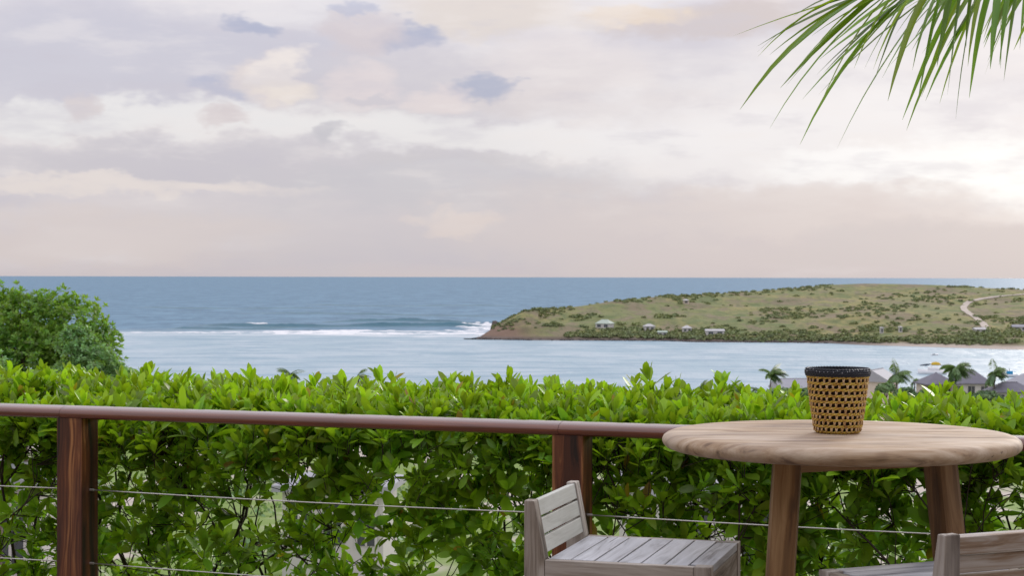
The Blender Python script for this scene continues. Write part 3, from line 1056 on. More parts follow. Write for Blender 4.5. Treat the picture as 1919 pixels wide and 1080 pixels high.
gpalm(1447, 180, 405, 4.2, .6, 'palm blown to the right, standing alone left of the basket', 1.1, 1)
gpalm(1793, 168, 392, 4.8, .5, 'tall palm in front of the grey hip roofs', .7, 2, 24)
gpalm(1866, 178, 396, 3.9, .4, 'shorter palm between the tall palm and the right edge', .6, 3)
gpalm(1682, 182, 410, 4.2, .3, 'bushy palm right behind the basket rim', .4, 4)
gpalm(1716, 194, 405, 2.6, .3, 'small palm between the bushy palm and the veranda villa', .5, 5, 11)
gpalm(545, 184, 150, 1.5, .1, 'dark palm top poking above the hedge left of centre', .1, 6, 13)
gpalm(672, 190, 170, 1.6, .2, 'palm top blown flat above the hedge', 1.0, 7, 9)
gpalm(1316, 204, 240, 1.5, .2, 'low palm head level with the hedge right of centre', .6, 8, 11)
gpalm(1418, 210, 400, 2.0, .2, 'small palm low beside the lone windblown palm', .5, 9, 11)


def bush_tree(name, p, rx, rz, label, mat, seeds, per=420, lsz=.3, trunk=True, group=None, cat='tree', yg=.3, lift=0.0):
    """crown of leaf tufts over several lobes plus a tapered, forked trunk"""
    o = empty(name, p)
    tag(o, label, cat, group)
    rs_ = np.random.default_rng(seeds)
    c = []
    r = []
    for i in range(9):
        u = unit(rs_.normal(size=3))
        u[2] = abs(u[2]) * .8 - .15
        c.append(u * np.array([rx * .62, rx * .62, rz * .55]) + np.array([0, 0, rz + lift]))
        r.append(rx * rs_.uniform(.34, .52))
    c, r = np.array(c), np.array(r)
    vv, t, at_ = clump_cloud(c, r, per // 2, lsz, rz / rx * .9)
    link('crown', npmesh('crown', vv, t, at_), mat, o)
    s = Soup()
    s.tube([(0, 0, -.6), (.05 * rx, 0, rz * .4 + lift * .6), (0, .05 * rx, rz * .8 + lift)], [rx * .09, rx * .07, rx * .045], 7)
    for i in range(5):
        s.tube([(0.03 * rx, 0, rz * .45 + lift * .7), tuple((c[i] * .5 + np.array([0, 0, rz * .3 + lift * .4]))), tuple(c[i])], [rx * .05, rx * .03, rx * .012], 5)
    s.build('trunk', MT['bark'], o, True)
    return o


def gbush(px, droptop, d, rx, rz, label, seed, mat='far_leaf', lsz=.5, per=420):
    p = pos(px, droptop, d)
    rx, rz = rx * 1.25, rz * 1.25
    p.z += .9
    zg = float(ground_h(p.x, p.y))
    bush_tree('shore_tree', (p.x, p.y, zg), rx, rz, label, MT[mat], seed, per, lsz, group='trees among the beach villas', lift=max(p.z - rz * 1.9 - zg, -rz * .5))


gbush(1488, 202, 395, 4.2, 3.0, 'dense round tree at the left foot of the basket', 11)
gbush(1415, 214, 395, 2.4, 2.0, 'dark round tree left of the windblown palm', 12)
gbush(1378, 205, 330, 2.0, 2.0, 'dark round tree poking above the hedge right of centre', 13)
gbush(1277, 212, 300, 1.8, 1.6, 'dark tree top at hedge level near the stool side of the bay', 14)
gbush(1697, 208, 398, 3.2, 2.2, 'low green tree under the bushy palm', 15)
gbush(1740, 212, 385, 2.4, 2.0, 'low green tree left of the veranda villa', 16)
gbush(1800, 216, 380, 2.0, 2.0, 'low green tree in front of the veranda columns', 17)
gbush(1850, 212, 384, 3.2, 2.4, 'low green tree between the two dark hip roofs', 18)
gbush(1900, 226, 380, 3.0, 2.0, 'low green tree at the far right above the hedge', 19)
gbush(1462, 208, 380, 3.0, 2.2, 'green tree under the lone windblown palm', 21)
gbush(1520, 206, 378, 3.0, 2.4, 'green tree hiding the wall of the villa left of the basket', 22)
gbush(1770, 222, 376, 2.2, 1.8, 'low green tree before the middle of the veranda', 23)
gbush(1660, 198, 392, 2.2, 2.4, 'low green tree beside the basket and the gabled villa', 20)

# garden scrub on the slope and behind the beach
cs, rs = [], []
while len(cs) < 1100:
    d = random.uniform(45, 438)
    x = random.uniform(-.62, .62) * d
    if vnoise(np.array([x, d, 0.0]), .045, 6.0) + (.5 if d > 330 else 0) + random.gauss(0, .3) < .35:
        continue
    z = float(ground_h(x, d))
    if z < SEA + 1.2:
        continue
    r = random.uniform(.6, 1.3) * (1 + d / 300)
    if EYE - z - 1.2 * r < 205 * d / F:
        continue
    cs.append((x, d, z + .2))
    rs.append(r)
vv, t_, at = clump_cloud(np.array(cs), np.array(rs), 44, .55, .75)
tag(link('hillside_scrub', npmesh('hillside_scrub', vv, t_, at), MT['far_leaf']), 'green garden scrub on the slope below the hedge', 'scrub', kind='stuff')

# broad trees on the left slope
def big_tree(name, centre, lobes, label, mat, leafL, n_ros, k, seed, yg=0.3, ysp=.25, group=None):
    """lobed crown of leaf rosettes; lobes = (dx, dy, dz, r) about the crown centre"""
    global rng
    zg = float(ground_h(centre[0], centre[1]))
    o = empty(name, (centre[0], centre[1], zg))
    tag(o, label, 'tree', group)
    cz = centre[2] - zg
    lob = np.array(lobes)
    wts = lob[:, 3] ** 2
    which = rng.choice(len(lob), n_ros, p=wts / wts.sum())
    u = unit(rng.normal(size=(n_ros, 3)))
    u[:, 2] = np.where(u[:, 2] < -.45, -u[:, 2], u[:, 2])
    lump = 1 + .20 * vnoise(u * 2.0 + lob[which, :3], 2.2, seed) + .10 * vnoise(u * 2 + lob[which, :3], 5.0, seed)
    rad = lob[which, 3] * lump * rng.uniform(.62, 1.02, n_ros) ** .6
    c = lob[which, :3] + u * rad[:, None] + np.array([0, 0, cz])
    ax = unit(u + rng.normal(0, .35, u.shape) + np.array([0, 0, .5]))
    bs, d, n, L = rosettes(c, ax, k, leafL * rng.uniform(.8, 1.2, n_ros), .35, 1.35, .25, .3)
    v_, lt = leaves(bs, d, n, L, np.full(len(bs), .30) * rng.uniform(.8, 1.2, len(bs)), .2, .15, simple=True)
    K = v_.shape[1]
    vv, t = pack(v_, lt)
    cl = np.clip(yg + ysp * vnoise(c, 1.6, seed + 2) + .12 * rng.normal(size=n_ros), 0, 1)
    me = npmesh('crown', vv, t, {'young': np.repeat(cl, k * K), 'rnd': np.repeat(rng.uniform(0, .985, len(bs)), K)})
    link('crown', me, mat, o)
    s = Soup()
    fork = Vector((0, 0, max(cz - 1.2, .6)))
    s.tube([(0, 0, -.5), (.08, .02, fork.z * .5), fork], [.20, .16, .12], 8)
    s.build('trunk', MT['bark'], o, True)
    for l in lob:
        s = Soup()
        e = Vector((l[0], l[1], l[2] + cz))
        m1 = fork.lerp(e, .5) + Vector((.1, 0, -.12))
        s.tube([fork, m1, e], [.10, .065, .025], 6)
        for q in range(7):
            w = unit(rng.normal(size=3)) * l[3] * .75
            s.tube([m1.lerp(e, .4 + .08 * q), e.lerp(m1, .2) + Vector(w) * .5, e + Vector(w)], [.03, .02, .008], 4)
        s.build('limb', MT['bark'], o, True)


c = pos(40, 168, 40)
big_tree('broadleaf_tree', (c.x, 40.0, c.z),
         [(-.10, .2, .75, .95), (-.95, .5, .85, .95), (.95, 0, .65, 1.0), (1.35, -.1, -.05, 1.02), (.3, -.2, -.3, 1.1), (-1.0, 0, -.3, 1.2), (1.15, .1, -.95, 1.15), (-1.9, .4, .3, 1.2), (1.7, 0, -.6, .80)],
         'round green broadleaf tree on the left with leaf clusters', MT['tree_green'], .135, 5200, 7, 1.0, .30, .35)
c = pos(10, 215, 37)
big_tree('silvery_tree', (c.x, 36.0, c.z),
         [(-.4, 0, .55, .62), (.1, -.1, -.1, .62), (-1.2, .1, .1, .8), (.6, -.2, -.5, .6)],
         'pale silvery green tree in front at the left edge', MT['tree_silver'], .115, 1900, 6, 3.0, .45, .3)
c = pos(165, 185, 37.5)
big_tree('silvery_tree', (c.x, 37.6, c.z),
         [(-.25, 0, .62, .42), (.15, -.1, .1, .52), (.55, 0, -.25, .48), (-.35, -.1, -.2, .5)],
         'pale silvery green tree overlapping the middle of the round green tree', MT['tree_silver'], .11, 1300, 6, 5.0, .35, .3)

# ------------------------------------------------------------------ boats in the lagoon
MT['boat_white'] = plain('boat_white', (0.78, 0.78, 0.79), .3, .04, 1, .5)
MT['boat_blue'] = plain('boat_blue', (0.02, 0.27, 0.52), .4, .08, 1, .4)
MT['boat_yellow'] = plain('boat_yellow', (0.66, 0.43, 0.03), .5, .08, 1, .4)
MT['boat_dark'] = plain('boat_dark', (0.06, 0.08, 0.11), .5, .1, 1, .4)


def hull(s, L, B, H, x0=0.0, y0=0.0):
    secs = [(-.5, .80, .0), (-.25, .98, .0), (0, 1.0, .0), (.25, .85, .06), (.42, .45, .18), (.5, .04, .3)]
    o = len(s.v)
    for (t, b, r) in secs:
        x = x0 + t * L
        for (yy_, zz) in ((-b * B / 2, H * (1 + r)), (-b * B / 2 * .72, 0.0), (0, -.3), (b * B / 2 * .72, 0), (b * B / 2, H * (1 + r))):
            s.v.append((x, y0 + yy_, zz))
    n = 5
    for i in range(len(secs) - 1):
        for j in range(n - 1):
            s.f.append((o + i * n + j, o + i * n + j + 1, o + (i + 1) * n + j + 1, o + (i + 1) * n + j))
        s.f.append((o + i * n + n - 1, o + i * n, o + (i + 1) * n, o + (i + 1) * n + n - 1))
    s.f.append(tuple(o + j for j in range(n)))


def boat(px, drop, rz, L, B, H, label, kind):
    d = 32 * F / drop
    o = empty('boat', ((px - 960) / F * d, d, SEA + .1), R(rz))
    tag(o, label, 'boat', 'boats in the lagoon')
    s = Soup()
    if kind == 'cat':
        hull(s, L, B * .26, H, 0, -B * .36)
        hull(s, L, B * .26, H, 0, B * .36)
    else:
        hull(s, L, B, H)
    s.build('hull', MT['boat_white'], o, True)
    s = Soup()
    if kind == 'cat':
        s.box((-L * .42, -B * .45, H * .72), (L * .22, B * .45, H * 1.02))
        s.build('deck', MT['boat_white'], o)
        s = Soup()
        s.box((-L * .30, -B * .36, H * 1.02), (L * .14, B * .36, H * 1.9))
        me = s.build('cabin', MT['boat_white'], o, bevel=.25)
        s = Soup()
        for q in range(4):
            s.box((-L * .27 + q * L * .1, -B * .365, H * 1.35), (-L * .20 + q * L * .1, -B * .34, H * 1.65))
        s.build('window', MT['glass'], o)
        s = Soup()
        s.tube([(L * .02, 0, H * 1.9), (L * .02, 0, H * 1.9 + 1.5)], .09, 6)
        s.build('mast', MT['boat_white'], o)
        s = Soup()
        s.tube([(-L * .5, 0, H * 2.45), (L * .02, 0, H * 2.5)], .08, 6)
        s.build('boom', MT['boat_dark'], o)
        s = Soup()
        s.tube([(-L * .30, 0, H * 2.6), (-L * .24, 0, H * 2.85), (-L * .12, 0, H * 2.95), (0, 0, H * 2.85), (L * .03, 0, H * 2.6)], [.2, .5, .6, .45, .2], 8)
        s.build('sail_cover', MT['boat_yellow'], o, True)
        s = Soup()
        s.tube([(L * .05, 0, H * 2.75), (L * .2, 0, H * 2.55), (L * .45, 0, H * 2.35)], [.1, .38, .12], 8)
        s.build('furled_awning', MT['boat_dark'], o, True)
    elif kind == 'blue':
        s.box((-L * .2, -B * .38, H * .9), (L * .18, B * .38, H * 2.4))
        s.build('cabin', MT['boat_blue'], o, bevel=.2)
        s = Soup()
        s.tube([(0, 0, H * 2.4), (0, 0, H * 3.4)], .06, 5)
        s.build('mast', MT['boat_dark'], o)
        s = Soup()
        s.box((-L * .38, -B * .4, H * 2.0), (-L * .2, B * .4, H * 2.1))
        s.build('awning', MT['boat_blue'], o)
    else:
        s.box((-L * .3, -B * .25, H * .8), (L * .05, B * .25, H * 1.5))
        s.build('console', MT['boat_dark'], o, bevel=.08)


boat(1748, 181, 172, 9.0, 5.0, 1.15, 'white catamaran with yellow sail cover behind the beach villas', 'cat')
boat(1893, 186, 168, 5.2, 2.2, .75, 'white boat with bright blue cabin near the right edge', 'blue')
boat(1753, 146, 5, 2.8, 1.2, .35, 'tiny dinghy out on the lagoon beyond the catamaran', 'dinghy')

# =================================================================== THE TERRACE
RH = 0.54                                     # eye height above the rail top


def rail_pt(px):
    drop = np.interp(px, [-400, 0, 1919, 2400], [239.5 - 11.8, 239.5, 296.0, 310.2])
    d = RH * F / drop
    return Vector(((px - 960) / F * d, d, 0))


A0, A1 = rail_pt(0), rail_pt(1919)
U = (A1 - A0).normalized()                   # along the rail, left to right
NB = Vector((-U.y, U.x, 0))                  # away from the terrace
RANG = math.atan2(U.y, U.x)
RZ = EYE - RH


def on_rail(px):
    """distance s along the rail line (from A0) seen at column px"""
    k = (px - 960) / F
    # (A0 + s U).x = k (A0 + s U).y
    return (k * A0.y - A0.x) / (U.x - k * U.y)


def RL(s, n, z):
    p = A0 + U * s + NB * n
    return Vector((p.x, p.y, z))


# deck (below the frame)
s = Soup()
e0 = on_rail(-900)
for i in range(36):
    n0 = .10 - i * .145
    a, b, c_, d_ = RL(e0, n0, 0), RL(7.5, n0, 0), RL(7.5, n0 - .14, 0), RL(e0, n0 - .14, 0)
    s.add([(q.x, q.y, -.03) for q in (a, b, c_, d_)] + [(q.x, q.y, 0.0) for q in (a, b, c_, d_)],
          [(0, 1, 2, 3), (7, 6, 5, 4), (0, 4, 5, 1), (1, 5, 6, 2), (2, 6, 7, 3), (3, 7, 4, 0)])
tag(s.build('deck', MT['deck']), kind='structure')

# unseen villa wall, roof and posts, added behind the viewpoint to shade camera-facing sides
s = Soup()
s.box((-8, -6.5, -.5), (8, -2.6, 3.1))
tag(s.build('shade_wall', MT['cream']), kind='structure')
s = Soup()
s.add([(-8.8, -7.2, 3.1), (8.8, -7.2, 3.1), (8.8, 1.3, 2.75), (-8.8, 1.3, 2.75), (-8.8, -7.2, 3.25), (8.8, -7.2, 3.25), (8.8, 1.3, 2.9), (-8.8, 1.3, 2.9), (-6.5, -4.4, 5.2), (6.5, -4.4, 5.2)],
      [(0, 3, 2, 1), (0, 1, 5, 4), (1, 2, 6, 5), (2, 3, 7, 6), (3, 0, 4, 7), (4, 5, 9, 8), (5, 6, 9), (6, 7, 8, 9), (7, 4, 8)])
tag(s.build('shade_roof', MT['deck']), kind='structure')
for px_c in (-3.6, 3.6):
    s = Soup()
    s.box((px_c - .09, 1.0, 0), (px_c + .09, 1.18, 2.76))
    tag(s.build('shade_roof_post', MT['deck'], bevel=.006), kind='structure')

# railing
rail = empty('railing', RL(on_rail(146), 0, 0), 0)
tag(rail, 'dark red wooden terrace railing with steel cables in front of the hedge', 'railing')
rinv = Matrix.Translation(-rail.location)


def loc(p):
    return Vector(p) - rail.location


s_l, s_r = on_rail(146), on_rail(1074)
span = s_r - s_l
PW = .121
for k in (-1, 0, 1, 2):
    sp_ = s_l + span * k
    o = board('post', loc(RL(sp_, 0, -.4)), loc(RL(sp_, 0, RZ - .047)), PW, PW, MT['post'], rail, up=-NB, bevel=.004)


def rail_board(s0, s1):
    """rail with a flat, gently crowned top and a rounded nose"""
    prof = []
    w, h = .072, .052
    half = [(0, 0), (.30, -.0015), (.55, -.0045), (.78, -.0095), (.92, -.0160), (.985, -.0240), (1.0, -.0320), (.96, -.0410), (.86, -.0480), (.72, -.0510)]
    pts = [(-w * a_, b_) for a_, b_ in half[::-1]] + [(w * a_, b_) for a_, b_ in half[1:]]
    a, b = RL(s0, 0, RZ), RL(s1, 0, RZ)
    mid = (a + b) / 2
    L = (b - a).length
    v, f = [], []
    for x in np.linspace(-L / 2, L / 2, 12):
        for (y, z) in pts:
            v.append((x, y, z))
    m_ = len(pts)
    for i in range(11):
        for j in range(m_):
            f.append((i * m_ + j, i * m_ + (j + 1) % m_, (i + 1) * m_ + (j + 1) % m_, (i + 1) * m_ + j))
    nb = len(v)
    v += v[:m_] + v[11 * m_:12 * m_]
    f.append(tuple(nb + j for j in range(m_)))
    f.append(tuple(nb + m_ + j for j in range(m_))[::-1])
    me = pyd('top_rail', v, f, True)
    bm = bmesh.new()
    bm.from_mesh(me)
    bmesh.ops.recalc_face_normals(bm, faces=bm.faces)
    bm.to_mesh(me)
    bm.free()
    o = link('top_rail', me, MT['rail'], rail)
    M4 = Matrix((U, NB, Vector((0, 0, 1)))).transposed().to_4x4()
    M4.translation = loc(mid)
    o.matrix_local = M4


j0, j1 = on_rail(130), on_rail(1058)
rail_board(j0 - span, j0 - .0008)
rail_board(j0 + .0008, j1 - .0008)
rail_board(j1 + .0008, j1 + span)
for zc in (.632, .327):
    for k in (-1, 0, 1):
        a, b = s_l + span * k + PW / 2 - .004, s_l + span * (k + 1) - PW / 2 + .004
        s = Soup()
        pts = [loc(RL(a + (b - a) * t, 0, zc - .006 * math.sin(math.pi * t))) for t in np.linspace(0, 1, 9)]
        s.tube(pts, .0026, 6)
        cb = s.build('cable', MT['steel'], rail, True)
        s = Soup()
        s.tube([loc(RL(a, 0, zc)), loc(RL(a + .022, 0, zc))], .0055, 8)
        s.build('cable_sleeve', MT['steel'], cb)

# ------------------------------------------------------------------ the hedge
def top_z(s, n):
    p = np.stack([s, n, 0 * s], -1)
    return 1.003 + .026 * vnoise(p, 2.2, 1.0) + .026 * vnoise(p, 6.0, 2.0) - .10 * np.clip((.50 - n) / .25, 0, 1) ** 2


S0, S1 = on_rail(-420), on_rail(2350)
SL = S1 - S0
ux, uy = U.x, U.y
nx, ny = NB.x, NB.y


def hedge_world(s, n, z):
    return np.stack([A0.x + s * ux + n * nx, A0.y + s * uy + n * ny, z], -1)


def hdir(a, b, c):
    return np.stack([a * ux + b * nx, a * uy + b * ny, c], -1)


C_, A_, L_, Yg, Kn = [], [], [], [], []


def layer(num, s, n, z, ax, L, yg):
    C_.append(hedge_world(s, n, z))
    A_.append(hdir(*ax))
    L_.append(L)
    Yg.append(yg)


# crown of upright young shoots
N = int(SL * 340)
s_ = rng.uniform(S0, S1, N)
n_ = rng.uniform(.26, 1.30, N)
layer(N, s_, n_, top_z(s_, n_) + rng.normal(0, .020, N) - .055, (rng.normal(0, .22, N), rng.normal(-.10, .22, N), np.ones(N)), rng.uniform(.062, .128, N), np.clip(rng.normal(.76, .24, N), 0, 1))
# taller single shoots
for (px, dz, Lk) in ((917, .085, .095), (1098, .11, .10), (1075, .03, .1), (640, .02, .09), (100, .045, .11), (80, .035, .1), (945, .03, .09), (1255, .03, .09), (1630, .045, .11), (1655, .05, .11), (430, .03, .09), (470, .03, .09), (262, .03, .09),
                     (1020, .035, .09), (1160, .03, .09), (740, .02, .09), (815, .015, .085), (365, .012, .085), (1300, .02, .09), (1740, .02, .09)):
    for q in range(2):
        ss = np.array([on_rail(px) + .75 * (px - 960) / F + random.uniform(-.03, .03)])
        nn3 = np.array([random.uniform(.75, .95)])
        layer(1, ss, nn3, top_z(ss, nn3) + dz - .05 - .05 * q, (np.array([random.gauss(0, .1)]), np.array([random.gauss(0, .1)]), np.ones(1)), np.array([Lk]), np.array([.75]))
# looser shoots standing above the clipped line
N = int(SL * 26)
s_ = rng.uniform(S0, S1, N)
n_ = rng.uniform(.45, 1.25, N)
layer(N, s_, n_, top_z(s_, n_) + rng.uniform(-.02, .035, N), (rng.normal(0, .22, N), rng.normal(-.05, .2, N), np.ones(N)), rng.uniform(.070, .115, N), np.clip(rng.normal(.75, .2, N), 0, 1))
# second storey under the crown
N = int(SL * 190)
s_ = rng.uniform(S0, S1, N)
n_ = rng.uniform(.24, 1.25, N)
layer(N, s_, n_, top_z(s_, n_) - rng.uniform(.10, .26, N), (rng.normal(0, .5, N), rng.normal(-.5, .5, N), np.full(N, .8)), rng.uniform(.065, .10, N), np.clip(rng.normal(.42, .2, N), 0, 1))
# front face
N = int(SL * 250)
s_ = rng.uniform(S0, S1, N)
z_ = rng.uniform(.02, .95, N)
n_ = .30 + .10 * np.sin(z_ * 3.0 + .4) + rng.uniform(-.05, .16, N) + .06 * np.sin(s_ * 5.1)
w_ = vnoise(np.stack([s_, z_ * 1.2, 0 * s_], -1), 8.0, 5.0)
k_ = w_ > (-.50 - .30 * z_)
s_, z_, n_ = s_[k_], z_[k_], n_[k_]
N = len(s_)
layer(N, s_, n_, z_, (rng.normal(0, .55, N), rng.normal(-.75, .35, N), rng.normal(.55, .4, N)), rng.uniform(.060, .132, N), np.clip(rng.normal(.22 + .15 * z_, .26, N), 0, 1))
# inside and back
N = int(SL * 165)
s_ = rng.uniform(S0, S1, N)
z_ = rng.uniform(-.15, .95, N)
n_ = rng.uniform(.45, 1.25, N)
w_ = vnoise(np.stack([s_, z_ * 1.2, n_ * .4], -1), 8.0, 5.0)
k_ = w_ > (-.18 - .35 * z_)
s_, z_, n_ = s_[k_], z_[k_], n_[k_]
N = len(s_)
layer(N, s_, n_, z_, (rng.normal(0, .6, N), rng.normal(-.2, .6, N), rng.normal(.6, .4, N)), rng.uniform(.065, .10, N), np.clip(rng.normal(.12, .12, N), 0, 1))

Cc, Aa, Ll, Yy = (np.concatenate(q) for q in (C_, A_, L_, Yg))
KL = 8
bs, dd, nn, LL = rosettes(Cc, Aa, KL, Ll, .12, 1.12, .22, .55)
wr = rng.uniform(.145, .225, len(bs))
vv, lt = leaves(bs, dd, nn, LL, wr, rng.uniform(.05, .55, len(bs)), rng.normal(.12, .13, len(bs)))
yl = np.clip(np.repeat(Yy, KL) + rng.normal(0, .07, len(bs)), 0, 1)
rl_ = rng.uniform(0, 1, len(bs))
# individual leaves: the 300 that show largest from the terrace
ctr = vv.mean(1)
pxl = 960 + F * ctr[:, 0] / ctr[:, 1]
dpl = (EYE - ctr[:, 2]) * F / ctr[:, 1]
area = LL * LL * wr * np.abs((unit(np.array([0, 0, EYE]) - ctr) * unit(np.cross(vv[:, 6] - vv[:, 9], vv[:, 4] - vv[:, 0]))).sum(-1)) / ctr[:, 1] ** 2
nloc = (ctr[:, 0] - A0.x) * nx + (ctr[:, 1] - A0.y) * ny
vis = (pxl > 10) & (pxl < 1910) & (dpl < 555) & (dpl > 170) & ((nloc < .38) | (dpl < 205))
order = np.argsort(-area * vis)
pick = order[:300]
rest = np.ones(len(bs), bool)
rest[pick] = False
hedge = empty('hedge', RL((s_l + s_r) / 2, .7, -.9))
tag(hedge, 'clipped glossy green hedge behind the railing with bright young top growth', 'hedge')
hl = np.array(hedge.location)
v2, t2 = pack(vv[rest] - hl, lt)
K = vv.shape[1]
fol = link('foliage', npmesh('foliage', v2, t2, {'young': np.repeat(yl[rest], K), 'rnd': np.repeat(rl_[rest], K)}), MT['hedge'], hedge)
fol['kind'] = 'stuff'
for i in pick:
    me = npmesh('leaf', vv[i] - bs[i], LT, {'young': np.full(K, yl[i]), 'rnd': np.full(K, rl_[i])})
    o = link('leaf', me, MT['hedge'], hedge)
    o.location = Vector(bs[i] - hl)

# stems and branches
joints = []
for i in range(int(SL / .31)):
    s0 = S0 + .31 * i + random.uniform(-.08, .08)
    n0 = random.uniform(.45, .95)
    base_p = Vector((s0, n0, -.95))
    B = Soup()

    def hw(p):
        w = RL(p[0], p[1], p[2])
        return w - hedge.location

    def seg(p, d, L, r, lev):
        pts, q, dv = [Vector(p)], Vector(p), Vector(d).normalized()
        for j in range(5):
            dv = (dv + Vector((random.gauss(0, .24), random.gauss(0, .18), random.gauss(.05, .10)))).normalized()
            q = q + dv * (L / 5) * random.uniform(.8, 1.2)
            if q.z > .95:
                break
            q.y = min(max(q.y, .30), 1.2)
            pts.append(q.copy())
        if len(pts) < 2:
            return
        rr = [r * (1 - .45 * t / (len(pts) - 1)) for t in range(len(pts))]
        B.tube([hw(x) for x in pts], rr, 5 if lev < 2 else 4, False)
        joints.extend([x.copy() for x in pts[1:]])
        if lev < 3:
            for c_ in range((3, 2, 2)[lev]):
                st = pts[random.randint(max(1, len(pts) // 2), len(pts) - 1)]
                a = random.uniform(0, 6.28)
                nd = dv * .9 + Vector((math.cos(a) * .75, math.sin(a) * .6, random.uniform(.1, .5)))
                seg(st, nd, L * random.uniform(.55, .75), r * .58, lev + 1)

    seg(base_p, Vector((random.gauss(0, .25), random.gauss(0, .15), 1)), random.uniform(.9, 1.2), random.uniform(.012, .020), 0)
    B.build('branch', MT['twig'], hedge, True)
# thin twigs joining each shoot to the nearest branch
J = np.array([tuple(q) for q in joints])
JW = hedge_world(J[:, 0], J[:, 1], J[:, 2])
tw = Soup()
cell = {}
for i, q in enumerate(JW):
    cell.setdefault((int(q[0] // .25), int(q[1] // .25), int(q[2] // .25)), []).append(i)
tv, tf = [], []
for c0, a0 in zip(Cc, unit(Aa)):
    g = (int(c0[0] // .25), int(c0[1] // .25), int(c0[2] // .25))
    best, bd = None, .05
    for ax_ in (-1, 0, 1):
        for ay_ in (-1, 0, 1):
            for az_ in (-1, 0):
                for i in cell.get((g[0] + ax_, g[1] + ay_, g[2] + az_), ()):
                    w = JW[i] - c0
                    e = w @ w + (.04 if w[2] > 0 else 0)
                    if e < bd:
                        best, bd = i, e
    q0 = c0 - a0 * .09
    chain = [c0, q0] + ([JW[best]] if best is not None else [])
    sd1 = np.cross(a0, (0.2, 0.9, 0.1))
    sd1 /= max(np.linalg.norm(sd1), 1e-6)
    sd2 = np.cross(a0, sd1)
    o_ = len(tv)
    for i, q in enumerate(chain):
        r = (.0016, .0022, .003)[i]
        for an in (0, 2.09, 4.19):
            tv.append(q + (sd1 * math.cos(an) + sd2 * math.sin(an)) * r)
    for i in range(len(chain) - 1):
        for j in range(3):
            a_, b_ = o_ + i * 3 + j, o_ + i * 3 + (j + 1) % 3
            tf.append((a_, b_, b_ + 3))
            tf.append((a_, b_ + 3, a_ + 3))
tg = link('twigs', npmesh('twigs', np.array(tv) - hl, np.array(tf)), MT['twig'], hedge)
tg['kind'] = 'stuff'

# ------------------------------------------------------------------ table
TD = 4.98
TXc = (1574.5 - 960) / F * TD
TZ = EYE - .4407
TR = .50
table = empty('table', (TXc, TD, 0))
tag(table, 'round weathered teak bar table with thick splayed legs beside the railing', 'table')
prof = []
th = .047
pr = [(0.0, 0.0), (.10, 0), (.2, 0), (.3, 0), (.4, 0), (.455, 0), (.476, -.0015), (.488, -.006), (.496, -.012), (.4995, -.019), (.5, -.025), (.497, -.033), (.489, -.041),
      (.476, -.0455), (.45, -th), (.3, -th), (.15, -th), (0, -th)]
v, f = [], []
NS = 112
for (r, z) in pr:
    for j in range(NS):
        a = 2 * math.pi * j / NS
        wob = 1 + .0012 * math.sin(3 * a + 1) + .0008 * math.sin(7 * a)
        v.append((r * wob * math.cos(a), r * wob * math.sin(a), TZ + z))
for i in range(len(pr) - 1):
    for j in range(NS):
        k = (j + 1) % NS
        f.append((i * NS + j, i * NS + k, (i + 1) * NS + k, (i + 1) * NS + j)[::-1])
top = link('tabletop', pyd('tabletop', v, f, True), MT['teak'], table)
bm = bmesh.new()
bm.from_mesh(top.data)
bmesh.ops.remove_doubles(bm, verts=bm.verts, dist=1e-5)
bmesh.ops.recalc_face_normals(bm, faces=bm.faces)
bm.to_mesh(top.data)
bm.free()
for ang in (-131, -8, 112):
    a = R(ang)
    d_ = Vector((math.cos(a), math.sin(a), 0))
    # legs splay outward; square section turned so that an edge points outward
    p1 = d_ * .275 + Vector((0, 0, TZ - th + .004))
    p0 = d_ * .385
    o = board('leg', p0, p1, .074, .074, MT['teak_leg'], table, up=(d_ + Vector((-d_.y, d_.x, 0)) * .75), bevel=.016)
for ang in ((-128, -8), (-8, 112), (112, -128)):
    p0, p1 = (Vector((math.cos(R(q)), math.sin(R(q)), 0)) * .255 + Vector((0, 0, TZ - th - .022)) for q in ang)
    board('apron', p0, p1, .03, .042, MT['teak_leg'], table, bevel=.003)

# ------------------------------------------------------------------ basket on the table
BX, BY = (1571 - 960) / F * 4.985, 4.985
bask = empty('woven_basket', (BX, BY, TZ + .001))
tag(bask, 'yellow and brown woven basket with black rim standing on the round table', 'basket')
MT['cord'] = None
mt, M = new_mat('yellow_cord')
t = M.n('ShaderNodeTexCoord').outputs['Object']
nz = M.noise(t, 95, 3, .6)
nz2 = M.noise(t, 420, 2, .6)
c = M.ramp(nz, [(.36, (0.30, 0.14, 0.035)), (.45, (0.52, 0.31, 0.045)), (.55, (0.62, 0.43, 0.055)), (.66, (0.55, 0.37, 0.20))])
finish(M, c, .55, nz2, .3, .002, .4)
MT['cord'] = mt
mt, M = new_mat('tan_cord')
t = M.n('ShaderNodeTexCoord').outputs['Object']
nz = M.noise(t, 120, 3, .6)
finish(M, M.ramp(nz, [(.36, (0.33, 0.16, 0.06)), (.5, (0.58, 0.38, 0.16)), (.64, (0.62, 0.46, 0.32))]), .55, M.noise(t, 420, 2, .6), .3, .002, .4)
MT['cord_tan'] = mt
MT['basket_dark'] = plain('dark_brown_lining', (0.022, 0.009, 0.006), .8, .3, 60)
MT['rim'] = plain('black_cord', (0.018, 0.022, 0.034), .45, .3, 150, .5)
MT['speck'] = plain('pale_thread', (0.55, 0.57, 0.62), .6, .1, 50)
BH, rb, rt = .176, .0625, .0865


def brad(h):
    t = min(max(h / BH, 0), 1)
    return rb + (rt - rb) * t ** .85 - .008 * max(0, 1 - t / .08) ** 2


